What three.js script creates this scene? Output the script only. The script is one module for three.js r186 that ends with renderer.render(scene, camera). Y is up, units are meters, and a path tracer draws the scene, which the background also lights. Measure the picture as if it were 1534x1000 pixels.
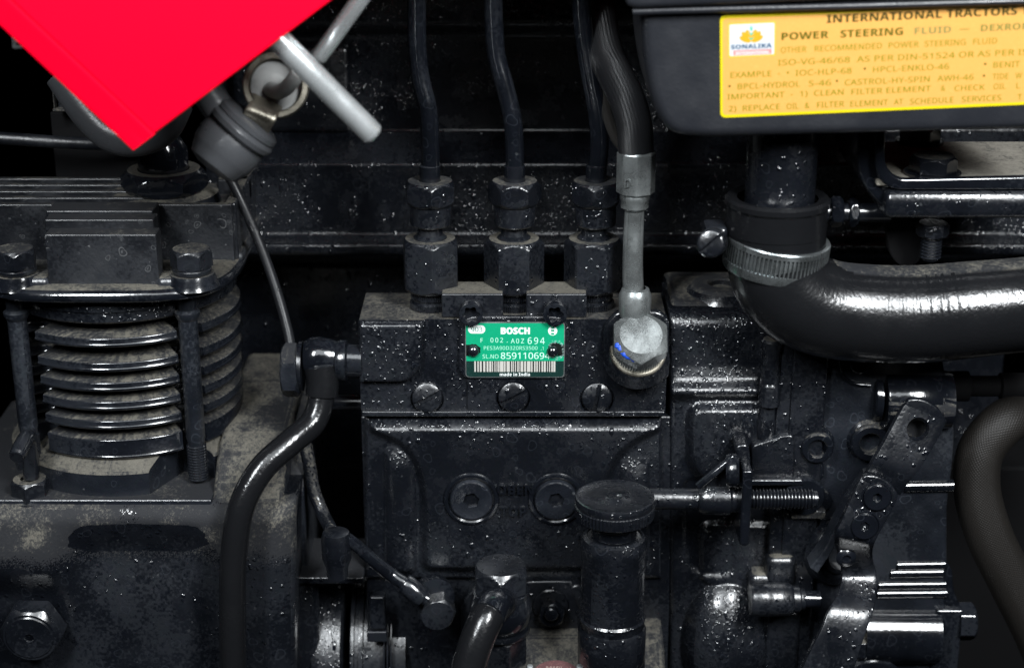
import * as THREE from 'three';
import { mergeGeometries, toCreasedNormals } from 'three/addons/utils/BufferGeometryUtils.js';
import { RoundedBoxGeometry } from 'three/addons/geometries/RoundedBoxGeometry.js';
import { TextGeometry } from 'three/addons/geometries/TextGeometry.js';
import { FontLoader } from 'three/addons/loaders/FontLoader.js';
import { RectAreaLightUniformsLib } from 'three/addons/lights/RectAreaLightUniformsLib.js';
import { Brush, Evaluator, SUBTRACTION } from 'three-bvh-csg';

// ---------------------------------------------------------------- camera, lamps, exposure
const MM = 0.001, DEG = Math.PI / 180;
const PITCH = 20 * DEG, DIST = 857, FPX = 2572;            // looks 20 degrees down at the pump from 0.86 m
const scene = new THREE.Scene();
scene.background = new THREE.Color(0, 0, 0);
const camera = new THREE.PerspectiveCamera(2 * Math.atan(500 / FPX) / DEG, 1.534, 0.02, 20);
const CAM = new THREE.Vector3(0, DIST * Math.sin(PITCH), DIST * Math.cos(PITCH));
camera.position.copy(CAM).multiplyScalar(MM);
camera.lookAt(0, 0, 0);
camera.focus = 0.845; camera.userData.fStop = 5.6; 
const renderer = new THREE.WebGLRenderer({ antialias: true });
renderer.toneMapping = THREE.LinearToneMapping;
renderer.toneMappingExposure = 1.16;
renderer.shadowMap.enabled = true;
RectAreaLightUniformsLib.init();
const used = {};
const numbered = (n) => { used[n] = (used[n] ?? -1) + 1; return used[n] ? `${n}_${String(used[n]).padStart(3, '0')}` : n; };
// a photographer's softbox: housing, glowing cloth front and the light that it gives
function softbox(az, el, dist, w, h, strength, label, tint) {
  const g = new THREE.Group(); g.name = numbered('softbox_lamp'); scene.add(g);
  g.userData = { label, category: 'studio lamp' };
  const a = az * DEG, e = el * DEG;
  g.position.set(dist * Math.sin(a) * Math.cos(e), dist * Math.sin(e), dist * Math.cos(a) * Math.cos(e));
  g.lookAt(0, 0, 0);                                       // +z of the group faces the engine
  const cloth = new THREE.Mesh(new THREE.BoxGeometry(w, h, 0.004), new THREE.MeshStandardMaterial({ color: 0xffffff, emissive: new THREE.Color(...tint), emissiveIntensity: Math.min(0.4, 0.06 * strength), roughness: 0.9 }));
  cloth.name = 'lamp_cloth'; cloth.position.z = -0.004; g.add(cloth);
  const cone = new THREE.CylinderGeometry(Math.SQRT1_2, 0.12, 0.3, 4, 1, true); cone.rotateY(Math.PI / 4); cone.rotateX(Math.PI / 2); cone.scale(w * 1.02, h * 1.02, 1);
  const hs = new THREE.Mesh(cone, new THREE.MeshStandardMaterial({ color: 0x0a0a0a, roughness: 0.9, side: THREE.DoubleSide }));
  hs.name = 'lamp_housing'; hs.position.z = -0.16; g.add(hs);
  const l = new THREE.RectAreaLight(new THREE.Color(...tint), strength, w, h);
  l.position.z = 0.002; l.rotation.y = Math.PI; l.name = 'lamp_light'; g.add(l);
  return g;
}
softbox(-29, 38, 1.25, 0.17, 0.42, 56, 'smaller softbox lamp on the left of the camera', [0.93, 0.97, 1]);
softbox(30, 38, 1.15, 0.25, 0.44, 54, 'larger softbox lamp on the right of the camera', [0.95, 0.98, 1]);
softbox(3, 47, 1.6, 1.3, 0.75, 3.2, 'wide dim fill softbox added above the camera', [0.9, 0.96, 1]);  // added fill for broad sheen, stands in for bounced light

// ---------------------------------------------------------------- photograph pixel + depth -> place in the engine (millimetres)
const V = (x, y, z) => new THREE.Vector3(x, y, z);
const cP = Math.cos(PITCH), sP = Math.sin(PITCH);
function ray(px, py) { const dx = (px - 767) / FPX, dy = -(py - 500) / FPX; return V(dx, dy * cP - sP, -dy * sP - cP); }
function W(px, py, z) { const d = ray(px, py); return d.multiplyScalar((z - CAM.z) / d.z).add(CAM); }        // on the upright plane z
function WY(px, py, y) { const d = ray(px, py); return d.multiplyScalar((y - CAM.y) / d.y).add(CAM); }       // on the level plane y
const sc = (px, py, z) => px * (z - CAM.z) / ray(0, py).z / FPX;                                             // length of px pixels at depth z

// ---------------------------------------------------------------- random numbers and tiling noise
let seed = 7;
function rnd() { seed = (seed + 0x6d2b79f5) | 0; let t = Math.imul(seed ^ (seed >>> 15), 1 | seed); t = (t + Math.imul(t ^ (t >>> 7), 61 | t)) ^ t; return ((t ^ (t >>> 14)) >>> 0) / 4294967296; }
const LAT = new Float32Array(256 * 256); for (let i = 0; i < LAT.length; i++) LAT[i] = rnd();
function vnoise(x, y, per, off) {                          // value noise with period per
  const xi = Math.floor(x), yi = Math.floor(y), fx = x - xi, fy = y - yi, u = fx * fx * (3 - 2 * fx), v = fy * fy * (3 - 2 * fy);
  const m = (k) => ((k % per) + per) % per, at = (i, j) => LAT[((m(j) + off * 37) & 255) * 256 + ((m(i) + off * 91) & 255)];
  return (at(xi, yi) * (1 - u) + at(xi + 1, yi) * u) * (1 - v) + (at(xi, yi + 1) * (1 - u) + at(xi + 1, yi + 1) * u) * v;
}
function fbm(u, v, base, oct, off, gain = 0.5) { let s = 0, a = 1, n = 0, p = base; for (let o = 0; o < oct; o++) { s += a * vnoise(u * p, v * p, p, off + o); n += a; a *= gain; p *= 2; } return s / n; }
const N = 1024, TILE = 160;                                // one texture tile covers 160 mm
const field = (f) => { const a = new Float32Array(N * N); for (let y = 0; y < N; y++) for (let x = 0; x < N; x++) a[y * N + x] = f(x / N, y / N); return a; };
const clamp = (x, a = 0, b = 1) => Math.min(b, Math.max(a, x)), smooth = (x, a, b) => { const t = clamp((x - a) / (b - a)); return t * t * (3 - 2 * t); };
const toS = (c) => 255 * (c <= 0.0031308 ? 12.92 * c : 1.055 * Math.pow(c, 1 / 2.4) - 0.055);
function tex(n, m, f, srgb) {                              // f(i, x, y) -> value or [r, g, b], linear
  const d = new Uint8Array(n * m * 4);
  for (let i = 0; i < n * m; i++) { const c = f(i, i % n, Math.floor(i / n)); for (let k = 0; k < 3; k++) { const v = Array.isArray(c) ? c[k] : c; d[i * 4 + k] = clamp(srgb ? toS(clamp(v)) : v * 255, 0, 255); } d[i * 4 + 3] = 255; }
  const t = new THREE.DataTexture(d, n, m, THREE.RGBAFormat); t.wrapS = t.wrapT = THREE.RepeatWrapping; t.magFilter = THREE.LinearFilter; t.minFilter = THREE.LinearFilter;
  if (srgb) t.colorSpace = THREE.SRGBColorSpace; t.needsUpdate = true; return t;
}
// stamps round things into a tiling field
function stamps(count, rmin, rmax, pow, put, stretch = 1) {
  const mm = N / TILE;
  for (let k = 0; k < count; k++) {
    const cx = rnd() * N, cy = rnd() * N, r = (rmin + (rmax - rmin) * Math.pow(rnd(), pow)) * mm, sy = 1 + (stretch - 1) * rnd(), w1 = rnd() * 6.3, w2 = rnd() * 6.3, R = Math.ceil(r * 1.35 * sy);
    for (let j = -R; j <= R; j++) for (let i = -R; i <= R; i++) {
      const th = Math.atan2(j, i), q = Math.hypot(i, j / sy) / (r * (1 + 0.16 * Math.sin(2 * th + w1) + 0.1 * Math.sin(3 * th + w2)));
      if (q < 1.3) put((((Math.round(cy) + j) % N + N) % N) * N + ((Math.round(cx) + i) % N + N) % N, q, r / mm);
    }
  }
}
const fine = field((u, v) => fbm(u, v, 128, 2, 1, 0.6)), mid = field((u, v) => fbm(u, v, 16, 4, 5)), big = field((u, v) => fbm(u, v, 4, 4, 9));
const grain = field(() => rnd());
const drops = new Float32Array(N * N), dropMask = new Float32Array(N * N);
const dome = (i, q, r) => { if (q < 1) { const h = (Math.sqrt(1.45 - q * q) - 0.67) * 1.85 * Math.min(r, 1.3) * 0.5; if (h > drops[i]) drops[i] = h; if (q < 0.95) dropMask[i] = 1; } };
stamps(7000, 0.18, 0.4, 1.2, dome, 1.4); stamps(1500, 0.35, 0.75, 1.5, dome, 1.6); stamps(330, 0.6, 1.4, 2.0, dome, 1.8);
const splash = new Float32Array(N * N);
stamps(200, 0.5, 2.4, 2, (i, q) => { const e = 1 - Math.abs(q - 1) / 0.16; if (e > 0 && mid[i] > 0.42) splash[i] = Math.max(splash[i], e); if (q < 0.5 && grain[i] > 0.55 && mid[i] > 0.6) splash[i] = 0.8; });
stamps(130, 0.25, 0.7, 2, (i, q) => { if (q < 1 && grain[i] > 0.25) splash[i] = 1; });
const sparse = new Float32Array(N * N), sparseMask = new Float32Array(N * N);
stamps(1500, 0.2, 1.1, 2.6, (i, q, r) => { if (q < 1) { sparse[i] = Math.max(sparse[i], (Math.sqrt(1.45 - q * q) - 0.67) * 1.85 * Math.min(r, 1.3) * 0.5); if (q < 0.95) sparseMask[i] = 1; } }, 1.4);
const marks = new Float32Array(N * N);                     // outlines of dried drops
stamps(260, 0.7, 2.6, 1.8, (i, q) => { const e = 1 - Math.abs(q - 1) / 0.14; if (e > 0) marks[i] = Math.max(marks[i], e * (0.35 + 0.65 * mid[i])); });
const chips = new Float32Array(N * N);
stamps(60, 0.25, 0.8, 2, (i, q) => { if (q < 1 && grain[i] > 0.3) chips[i] = 1; });

// ---------------------------------------------------------------- materials
const bumpCast = tex(N, N, (i) => clamp(0.5 * fine[i] + 0.5 * mid[i]));
const flock = (i) => smooth(big[i] + 0.5 * (mid[i] - 0.5), 0.4, 0.56);    // drops gather in places
for (let i = 0; i < N * N; i++) { drops[i] *= flock(i); if (flock(i) < 0.35) dropMask[i] = 0; const o = (i + 517 * N + 331) % (N * N), k = flock(o); sparse[i] *= k; if (k < 0.35) sparseMask[i] = 0; }
const bumpWet = tex(N, N, (i) => clamp(0.1 * fine[i] + 0.12 * mid[i] + drops[i] * 1.2));
const bumpSparse = tex(N, N, (i) => clamp(0.1 * fine[i] + 0.12 * mid[i] + sparse[i] * 1.2));
const film = (i) => smooth(mid[i] + 0.25 * (fine[i] - 0.5) + 0.3 * (big[i] - 0.5), 0.485, 0.515);   // wet and drying patches
const roughCast = tex(N, N, (i) => [0, clamp(0.7 + 0.5 * (mid[i] - 0.5) + 0.5 * (big[i] - 0.5)), 0]);
const roughWet = tex(N, N, (i) => [0, dropMask[i] ? 0.2 : clamp(0.58 + 0.2 * film(i) + 0.2 * (fine[i] - 0.5)), 0]);
const roughSparse = tex(N, N, (i) => [0, sparseMask[i] ? 0.2 : clamp(0.58 + 0.2 * film(i) + 0.2 * (fine[i] - 0.5)), 0]);
const BLACK = [0.0044, 0.0053, 0.0075];
const mixc = (a, b, t) => a.map((x, k) => x + (b[k] - x) * t);
const paintMap = tex(N, N, (i) => {
  let c = BLACK.map((x) => x * (0.65 + 0.7 * mid[i]));
  c = mixc(c, [0.026, 0.03, 0.038], 0.75 * marks[i]);
  c = mixc(c, [0.016, 0.018, 0.022], 0.5 * smooth(big[i] + 0.35 * (fine[i] - 0.5), 0.58, 0.72));
  return chips[i] ? mixc(c, [0.05, 0.052, 0.055], 0.6) : c;
}, true);
const wornMap = tex(N, N, (i) => mixc(mixc(BLACK.map((x) => x * (0.7 + 0.7 * mid[i])), [0.019, 0.021, 0.025], 0.5 * smooth(big[i] + 0.4 * (fine[i] - 0.5), 0.5, 0.7)), [0.22, 0.225, 0.225], 0.55 * splash[i] * (0.4 + 0.6 * grain[i])), true);
const DUST = [0.08, 0.074, 0.06];
const dustMap = (cov) => tex(N, N, (i) => {
  const d = smooth(0.45 * mid[i] + 0.35 * fine[i] + 0.3 * grain[i], 1.05 - cov, 1.25 - cov);
  const tone = 0.62 + 0.6 * grain[i] * fine[i] + 0.35 * grain[i] * grain[i] + 0.5 * (mid[i] - 0.5);
  return mixc(BLACK, DUST.map((x) => x * tone), clamp(d));
}, true);
const dustRough = tex(64, 64, () => [0, 0.9, 0]);
const std = (o) => new THREE.MeshPhysicalMaterial(o);
const M = {};
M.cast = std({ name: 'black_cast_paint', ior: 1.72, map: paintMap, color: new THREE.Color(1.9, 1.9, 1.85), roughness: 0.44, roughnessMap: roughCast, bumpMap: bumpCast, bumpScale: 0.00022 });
M.wet = std({ name: 'wet_black_paint', ior: 1.72, map: paintMap, roughness: 0.4, roughnessMap: roughWet, bumpMap: bumpWet, bumpScale: 0.0008 });
M.damp = std({ name: 'damp_black_paint', ior: 1.72, map: paintMap, roughness: 0.4, roughnessMap: roughSparse, bumpMap: bumpSparse, bumpScale: 0.0008 });
M.gloss = std({ name: 'gloss_black_paint', ior: 1.72, map: paintMap, roughness: 0.2, roughnessMap: roughCast, bumpMap: bumpCast, bumpScale: 0.00007 });
M.steelBlack = std({ name: 'black_steel', ior: 1.72, map: paintMap, roughness: 0.36, roughnessMap: roughCast, bumpMap: bumpCast, bumpScale: 0.00009 });
M.worn = std({ name: 'splashed_black_paint', ior: 1.72, map: wornMap, roughness: 0.42, roughnessMap: roughCast, bumpMap: bumpCast, bumpScale: 0.0002 });
M.wornDull = std({ name: 'splashed_matt_paint', ior: 1.6, map: wornMap, roughness: 0.56, roughnessMap: roughCast, bumpMap: bumpCast, bumpScale: 0.0002 });
M.dull = std({ name: 'matt_black_sheath', color: new THREE.Color(0.007, 0.0075, 0.009), roughness: 0.62, specularIntensity: 0.6, roughnessMap: roughCast, bumpMap: bumpSparse, bumpScale: 0.0005 });
M.dark = std({ name: 'shade_black_paint', color: new THREE.Color(0.003, 0.003, 0.0035), roughness: 0.8, specularIntensity: 0.3 });  // near-black colour; on the lower wall it stands in for shade
M.dust = [0.36, 0.5, 0.64, 0.75].map((c, k) => std({ name: 'road_dust_' + k, map: dustMap(c), roughness: 0.9, roughnessMap: dustRough, bumpMap: bumpCast, bumpScale: 0.0002 }));
M.rubber = std({ name: 'black_rubber', color: new THREE.Color(0.006, 0.0063, 0.0072), roughness: 0.29, roughnessMap: roughCast, bumpMap: bumpCast, bumpScale: 0.00017 });
M.boot = std({ name: 'grey_rubber', color: new THREE.Color(0.044, 0.046, 0.05), roughness: 0.45, roughnessMap: roughCast, bumpMap: bumpCast, bumpScale: 0.0001 });
M.dustPale = std({ name: 'pale_road_dust', map: tex(N, N, (i) => mixc(BLACK, [0.2, 0.185, 0.155].map((x) => x * (0.6 + 0.5 * grain[i] * fine[i] + 0.5 * mid[i])), smooth(0.45 * mid[i] + 0.35 * fine[i] + 0.3 * grain[i], 0.2, 0.42)), true), roughness: 0.95, bumpMap: bumpCast, bumpScale: 0.0003 });
const zincMap = tex(N, N, (i) => { const t = 0.55 + 0.5 * (mid[i] - 0.5) + 0.35 * (grain[i] - 0.5); return [0.5 * t, 0.53 * t, 0.54 * t]; }, true);
const roughZinc = tex(N, N, (i) => [0, clamp(0.6 + 0.7 * (mid[i] - 0.5) + 0.3 * (grain[i] - 0.5)), 0]);
M.zinc = std({ name: 'zinc_plating', map: zincMap, color: new THREE.Color(1.05, 1.06, 1.04), metalness: 0.78, roughness: 0.5, roughnessMap: roughZinc, bumpMap: bumpCast, bumpScale: 0.00006 });
M.clampSteel = std({ name: 'clamp_steel', map: zincMap, color: new THREE.Color(0.95, 0.97, 0.97), metalness: 0.9, roughness: 0.5, roughnessMap: roughZinc });
M.chrome = std({ name: 'bright_steel', color: new THREE.Color(0.9, 0.94, 0.95), metalness: 0.8, roughness: 0.46, roughnessMap: roughZinc });
M.alloy = std({ name: 'dull_grey_alloy', color: new THREE.Color(0.26, 0.265, 0.26), metalness: 0.05, roughness: 0.7, roughnessMap: roughZinc, bumpMap: bumpCast, bumpScale: 0.0001 });
M.brassy = std({ name: 'yellow_zinc', map: zincMap, color: new THREE.Color(1, 0.87, 0.7), metalness: 0.9, roughness: 0.7, roughnessMap: roughZinc, bumpMap: bumpCast, bumpScale: 0.0001 });
M.red = std({ name: 'red_paint', color: new THREE.Color(0.8, 0.0, 0.017), roughness: 0.55, specularIntensity: 0.12 });
M.plastic = std({ name: 'black_plastic', color: new THREE.Color(0.012, 0.013, 0.016), roughness: 0.46, roughnessMap: roughCast, bumpMap: bumpCast, bumpScale: 0.00012 });
const weave = tex(256, 256, (i, x, y) => { const a = ((x + y * 0.5) % 16) / 16, b = (y % 64) / 64; return 0.5 + 0.4 * Math.sin(a * 6.283) * (0.7 + 0.3 * Math.sin(b * 6.283)); });
const cross = tex(256, 256, (i, x, y) => { const a = Math.sin((x + y) / 256 * 6.2832 * 16), b = Math.sin((x - y) / 256 * 6.2832 * 16); return 0.5 + 0.25 * (a > b ? a : b) * (0.8 + 0.2 * Math.sin(y / 256 * 18.85)); });
M.weave = std({ name: 'woven_rubber', color: new THREE.Color(0.009, 0.0095, 0.011), roughness: 0.42, bumpMap: weave, bumpScale: 0.00022 });
M.weaveDust = std({ name: 'dusty_woven_rubber', color: new THREE.Color(0.0095, 0.0083, 0.0072), roughness: 0.55, specularIntensity: 0.6, bumpMap: cross, bumpScale: 0.0004 });

// ---------------------------------------------------------------- things, parts, meshes (shapes are given in engine millimetres)
const BASE = new Map();
function thing(name, label, category, base, group) {
  const o = new THREE.Group(); o.name = numbered(name); scene.add(o);
  o.position.copy(base).multiplyScalar(MM); o.userData = { label, category }; if (group) o.userData.group = group;
  BASE.set(o, base.clone()); return o;
}
function boxUV(g) {                                        // per face, along its main axis
  const p = g.attributes.position, uv = new Float32Array(p.count * 2), a = V(0, 0, 0), b = V(0, 0, 0), c = V(0, 0, 0);
  for (let i = 0; i < p.count; i += 3) {
    a.fromBufferAttribute(p, i); b.fromBufferAttribute(p, i + 1); c.fromBufferAttribute(p, i + 2);
    const n = b.clone().sub(a).cross(c.clone().sub(a)), x = Math.abs(n.x), y = Math.abs(n.y), z = Math.abs(n.z), q = z >= x && z >= y ? 0 : x >= y ? 1 : 2;
    [a, b, c].forEach((v, k) => { uv[(i + k) * 2] = (q === 1 ? v.z : v.x) / TILE; uv[(i + k) * 2 + 1] = (q === 2 ? -v.z : v.y) / TILE; });
  }
  g.setAttribute('uv', new THREE.BufferAttribute(uv, 2));
}
function ready(g) {
  const u = g.userData ?? {};
  let r = g.index ? g.toNonIndexed() : g;
  for (const k of Object.keys(r.attributes)) if (!['position', 'normal', 'uv'].includes(k)) r.deleteAttribute(k);
  if (!u.keepNormal) { r.deleteAttribute('normal'); r = toCreasedNormals(r, (u.crease ?? 38) * DEG); if (r.index) r = r.toNonIndexed(); }
  if (!u.keepUV || !r.attributes.uv) boxUV(r);
  r.morphAttributes = {};
  return r;
}
function mesh(name, geoms, mat, parent, opt = {}) {
  let g = mergeGeometries([].concat(geoms).flat(9).map(ready)), mats = mat;
  if (opt.dust) {                                          // faces where road dust lies get one of the grainy dust materials
    const p = g.attributes.position, nr = g.attributes.normal, bins = [[], [], [], [], []];
    for (let i = 0; i < p.count; i += 3) {
      const k = opt.dust((nr.getX(i) + nr.getX(i + 1) + nr.getX(i + 2)) / 3, (nr.getY(i) + nr.getY(i + 1) + nr.getY(i + 2)) / 3, (nr.getZ(i) + nr.getZ(i + 1) + nr.getZ(i + 2)) / 3, (p.getX(i) + p.getX(i + 1) + p.getX(i + 2)) / 3, (p.getY(i) + p.getY(i + 1) + p.getY(i + 2)) / 3, (p.getZ(i) + p.getZ(i + 1) + p.getZ(i + 2)) / 3);
      bins[clamp(Math.round(k), 0, 4)].push(i, i + 1, i + 2);
    }
    const idx = bins.flat(); g.setIndex(idx); g = g.toNonIndexed(); g.clearGroups();
    let at = 0; bins.forEach((b, k) => { if (b.length) g.addGroup(at, b.length, k); at += b.length; });
    mats = [mat, ...M.dust];
  }
  let top = parent; while (top && !BASE.has(top)) top = top.parent;
  if (top) { const b = BASE.get(top); g.translate(-b.x, -b.y, -b.z); }
  let place = null;
  if (!parent) { g.computeBoundingBox(); place = g.boundingBox.getCenter(V(0, 0, 0)); place.y = g.boundingBox.min.y; g.translate(-place.x, -place.y, -place.z); }
  g.scale(MM, MM, MM);
  const m = new THREE.Mesh(g, mats); m.castShadow = m.receiveShadow = true;
  if (parent) { m.name = name; parent.add(m); } else { m.name = numbered(name); m.position.copy(place).multiplyScalar(MM); scene.add(m); BASE.set(m, place); }
  if (opt.kind) m.userData.kind = opt.kind; if (opt.label) m.userData.label = opt.label;
  return m;
}
function single(name, label, category, geoms, mat, opt = {}) { const m = mesh(name, geoms, mat, null, opt); m.userData.label = label; if (category) m.userData.category = category; if (opt.group) m.userData.group = opt.group; return m; }
const up = (lo = 0.72, k = 2) => (nx, ny) => (ny > lo ? k : 0);

// ---------------------------------------------------------------- shapes
function rbox(x0, y0, z0, x1, y1, z1, r = 1, seg = 2) {
  const w = Math.abs(x1 - x0), h = Math.abs(y1 - y0), d = Math.abs(z1 - z0);
  const g = new RoundedBoxGeometry(w, h, d, seg, Math.min(r, w / 2.01, h / 2.01, d / 2.01));
  g.translate((x0 + x1) / 2, (y0 + y1) / 2, (z0 + z1) / 2); g.userData = { keepNormal: true }; return g;
}
// box whose front face fills the pixel rectangle at depth zf
function pbox(xa, ya, xb, yb, zf, depth, r = 1, seg = 2) { const a = W(xa, ya, zf), b = W(xb, yb, zf); return rbox(a.x, a.y, zf - depth, b.x, b.y, zf, r, seg); }
function frame(axis, ref) {
  const y = axis.clone().normalize(); let x = (ref ?? (Math.abs(y.z) < 0.9 ? V(0, 0, 1) : V(1, 0, 0))).clone(); x.addScaledVector(y, -x.dot(y)).normalize();
  const z = x.clone().cross(y); return [x, y, z];
}
// rings of radius r (number or function of the angle) at heights along an axis from point p
function rings(p, axis, levels, n = 48, ref, crease = 35) {
  const [X, Y, Z] = frame(axis, ref), pos = [], idx = [];
  levels.forEach(([h, r, ox = 0, oz = 0]) => { for (let k = 0; k <= n; k++) { const t = (k % n) / n * Math.PI * 2, q = typeof r === 'function' ? r(t) : r; const a = Math.cos(t) * q + ox, b = Math.sin(t) * q + oz; pos.push(p.x + Y.x * h + X.x * a + Z.x * b, p.y + Y.y * h + X.y * a + Z.y * b, p.z + Y.z * h + X.z * a + Z.z * b); } });
  for (let l = 0; l + 1 < levels.length; l++) for (let k = 0; k < n; k++) { const a = l * (n + 1) + k, b = a + n + 1; idx.push(a, b, a + 1, a + 1, b, b + 1); }
  let g = new THREE.BufferGeometry(); g.setAttribute('position', new THREE.Float32BufferAttribute(pos, 3)); g.setIndex(idx); g = g.toNonIndexed();
  // drop faces without area
  const q = g.attributes.position, keep = [], a = V(0, 0, 0), b = V(0, 0, 0), c = V(0, 0, 0);
  for (let i = 0; i < q.count; i += 3) { a.fromBufferAttribute(q, i); b.fromBufferAttribute(q, i + 1); c.fromBufferAttribute(q, i + 2); if (b.clone().sub(a).cross(c.clone().sub(a)).length() > 1e-7) keep.push(...a.toArray(), ...b.toArray(), ...c.toArray()); }
  const o = new THREE.BufferGeometry(); o.setAttribute('position', new THREE.Float32BufferAttribute(keep, 3)); o.userData = { crease }; return o;
}
const UPV = V(0, 1, 0);
const hexR = (f, ph = 0) => (t) => { const s = Math.PI / 3, u = (((t + ph) % s) + s) % s; return f / Math.cos(u - s / 2); };
const minR = (f, cap) => (t) => Math.min(f(t), cap);
// hexagon with turned (chamfered) ends
function hex(p, axis, h, f, { ref, ph = 0, top = true, bottom = false, hole = 0, c = 0.13, face = 0.945 } = {}) {
  const R = hexR(f, ph), L = [], cc = f * c * 1.6, steps = 6;
  const cap = (s) => f * (1.165 - s * (1.165 - face));
  if (bottom) for (let s = steps; s >= 0; s--) L.push([cc * (1 - s / steps), minR(R, cap(s / steps))]); else L.push([0, R]);
  if (bottom) L.unshift([0, 0]); else L.unshift([0, 0]);
  if (top) for (let s = 0; s <= steps; s++) L.push([h - cc * (1 - s / steps), minR(R, cap(s / steps))]); else L.push([h, R]);
  L.push([h, hole]); if (hole) L.push([h - 2, hole], [h - 2, 0]);
  return rings(p, axis, L, 72, ref, 28);
}
// plain turned bar with small chamfers
function bar(p, axis, h, r, ch = 0.5, n = 40, r2 = r) { return rings(p, axis, [[0, 0], [0, r - ch], [ch, r], [h - ch, r2], [h, r2 - ch], [h, 0]], n); }
const turned = (p, axis, prof, n = 56, ref) => rings(p, axis, prof.map(([r, h]) => [h, r]), n, ref);
function thread(p, axis, h, r, pitch = 1.25, n = 28) { const L = [[0, 0]]; const d = pitch * 0.55; for (let y = 0; y < h - pitch; y += pitch) L.push([y, r - d], [y + pitch * 0.4, r], [y + pitch * 0.6, r], [y + pitch, r - d]); L.push([h, r - d], [h, 0]); return rings(p, axis, L, n, undefined, 20); }
// socket head (hexagon or six-lobed recess)
function socketHead(p, axis, h, r, s, { lobes = false, dish = 0, ph = 0.3, ref } = {}) {
  const R = lobes ? (t) => s * (1 + 0.13 * Math.cos(6 * t + ph)) : hexR(s * 0.88, ph), c = r * 0.09;
  return rings(p, axis, [[0, 0], [0, r], [h - c, r], [h - c * 0.3, r - c * 0.3], [h, r - c], [h - dish, R], [h - s * 0.95, R], [h - s * 1.05, 0]], 72, ref, 28);
}
function sweep(points, r, { seg = 80, n = 24, caps = true, uvmm = 0, sq } = {}) {
  const curve = new THREE.CatmullRomCurve3(points, false, 'centripetal'), L = curve.getLength(), fr = curve.computeFrenetFrames(seg), pos = [], idx = [], uv = [];
  for (let i = 0; i <= seg; i++) {
    const t = i / seg, c = curve.getPointAt(t), q = typeof r === 'function' ? r(t) : r;
    for (let k = 0; k <= n; k++) { const a = k / n * Math.PI * 2, m = sq ? sq(a, t) : 1, x = Math.cos(a) * q * m, y = Math.sin(a) * q * m, A = fr.normals[i], B = fr.binormals[i]; pos.push(c.x + A.x * x + B.x * y, c.y + A.y * x + B.y * y, c.z + A.z * x + B.z * y); uv.push(uvmm ? t * L / uvmm : t, uvmm ? a * q / uvmm : k / n); }
  }
  for (let i = 0; i < seg; i++) for (let k = 0; k < n; k++) { const a = i * (n + 1) + k, b = a + n + 1; idx.push(a, a + 1, b, a + 1, b + 1, b); }
  if (caps) for (const i of [0, seg]) { const c = curve.getPointAt(i / seg), at = pos.length / 3; pos.push(c.x, c.y, c.z); uv.push(0, 0); for (let k = 0; k < n; k++) { const a = i * (n + 1) + k; i ? idx.push(at, a, a + 1) : idx.push(at, a + 1, a); } }
  const g = new THREE.BufferGeometry(); g.setAttribute('position', new THREE.Float32BufferAttribute(pos, 3)); g.setAttribute('uv', new THREE.Float32BufferAttribute(uv, 2)); g.setIndex(idx); g.userData = { crease: 50, keepUV: !!uvmm }; return g;
}
function roundPoly(pts, rad) {                             // corners cut by arcs; rad a number or one per corner
  const out = [], n = pts.length;
  pts.forEach((p, i) => {
    const a = pts[(i + n - 1) % n], b = pts[(i + 1) % n], r = Array.isArray(rad) ? rad[i] : rad; if (!r) { out.push(new THREE.Vector2(p.x, p.y)); return; }
    const u = new THREE.Vector2(a.x - p.x, a.y - p.y), v = new THREE.Vector2(b.x - p.x, b.y - p.y), lu = u.length(), lv = v.length(); u.normalize(); v.normalize();
    const d = Math.min(r, lu * 0.48, lv * 0.48), s = new THREE.Vector2(p.x, p.y).addScaledVector(u, d), e = new THREE.Vector2(p.x, p.y).addScaledVector(v, d);
    for (let k = 0; k <= 6; k++) { const t = k / 6; out.push(new THREE.Vector2((1 - t) ** 2 * s.x + 2 * t * (1 - t) * p.x + t * t * e.x, (1 - t) ** 2 * s.y + 2 * t * (1 - t) * p.y + t * t * e.y)); }
  });
  return out;
}
// plate with the outline of those pixels at depth zf, thickness back from there, edges rounded by b
function plate(px, zf, depth, { r = 0, b = 0.8, holes = [], seg = 3 } = {}) {
  const s = new THREE.Shape(roundPoly(px.map(([x, y]) => W(x, y, zf)), Array.isArray(r) ? r.map((q) => q * 0.333) : r));
  for (const [hx, hy, hr] of holes) { const c = W(hx, hy, zf), h = new THREE.Path(); h.absarc(c.x, c.y, hr, 0, Math.PI * 2, true); s.holes.push(h); }
  const g = new THREE.ExtrudeGeometry(s, { depth: Math.max(0.01, depth - 2 * b), bevelEnabled: b > 0, bevelSize: b, bevelOffset: -b, bevelThickness: b, bevelSegments: seg, curveSegments: 24 });
  g.translate(0, 0, zf - depth + b); g.userData = { crease: 40 }; return g;
}
// the same along x: outline of [z, y] millimetres from x0 to x1
function along(zy, x0, x1, b = 0.8, r = 0) {
  const s = new THREE.Shape(roundPoly(zy.map(([z, y]) => ({ x: -z, y })), r));
  const g = new THREE.ExtrudeGeometry(s, { depth: Math.max(0.01, x1 - x0 - 2 * b), bevelEnabled: b > 0, bevelSize: b, bevelOffset: -b, bevelThickness: b, bevelSegments: 3 });
  g.rotateY(Math.PI / 2); g.translate(x0 + b, 0, 0); g.userData = { crease: 40 }; return g;  // shape x -> -z
}
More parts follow.
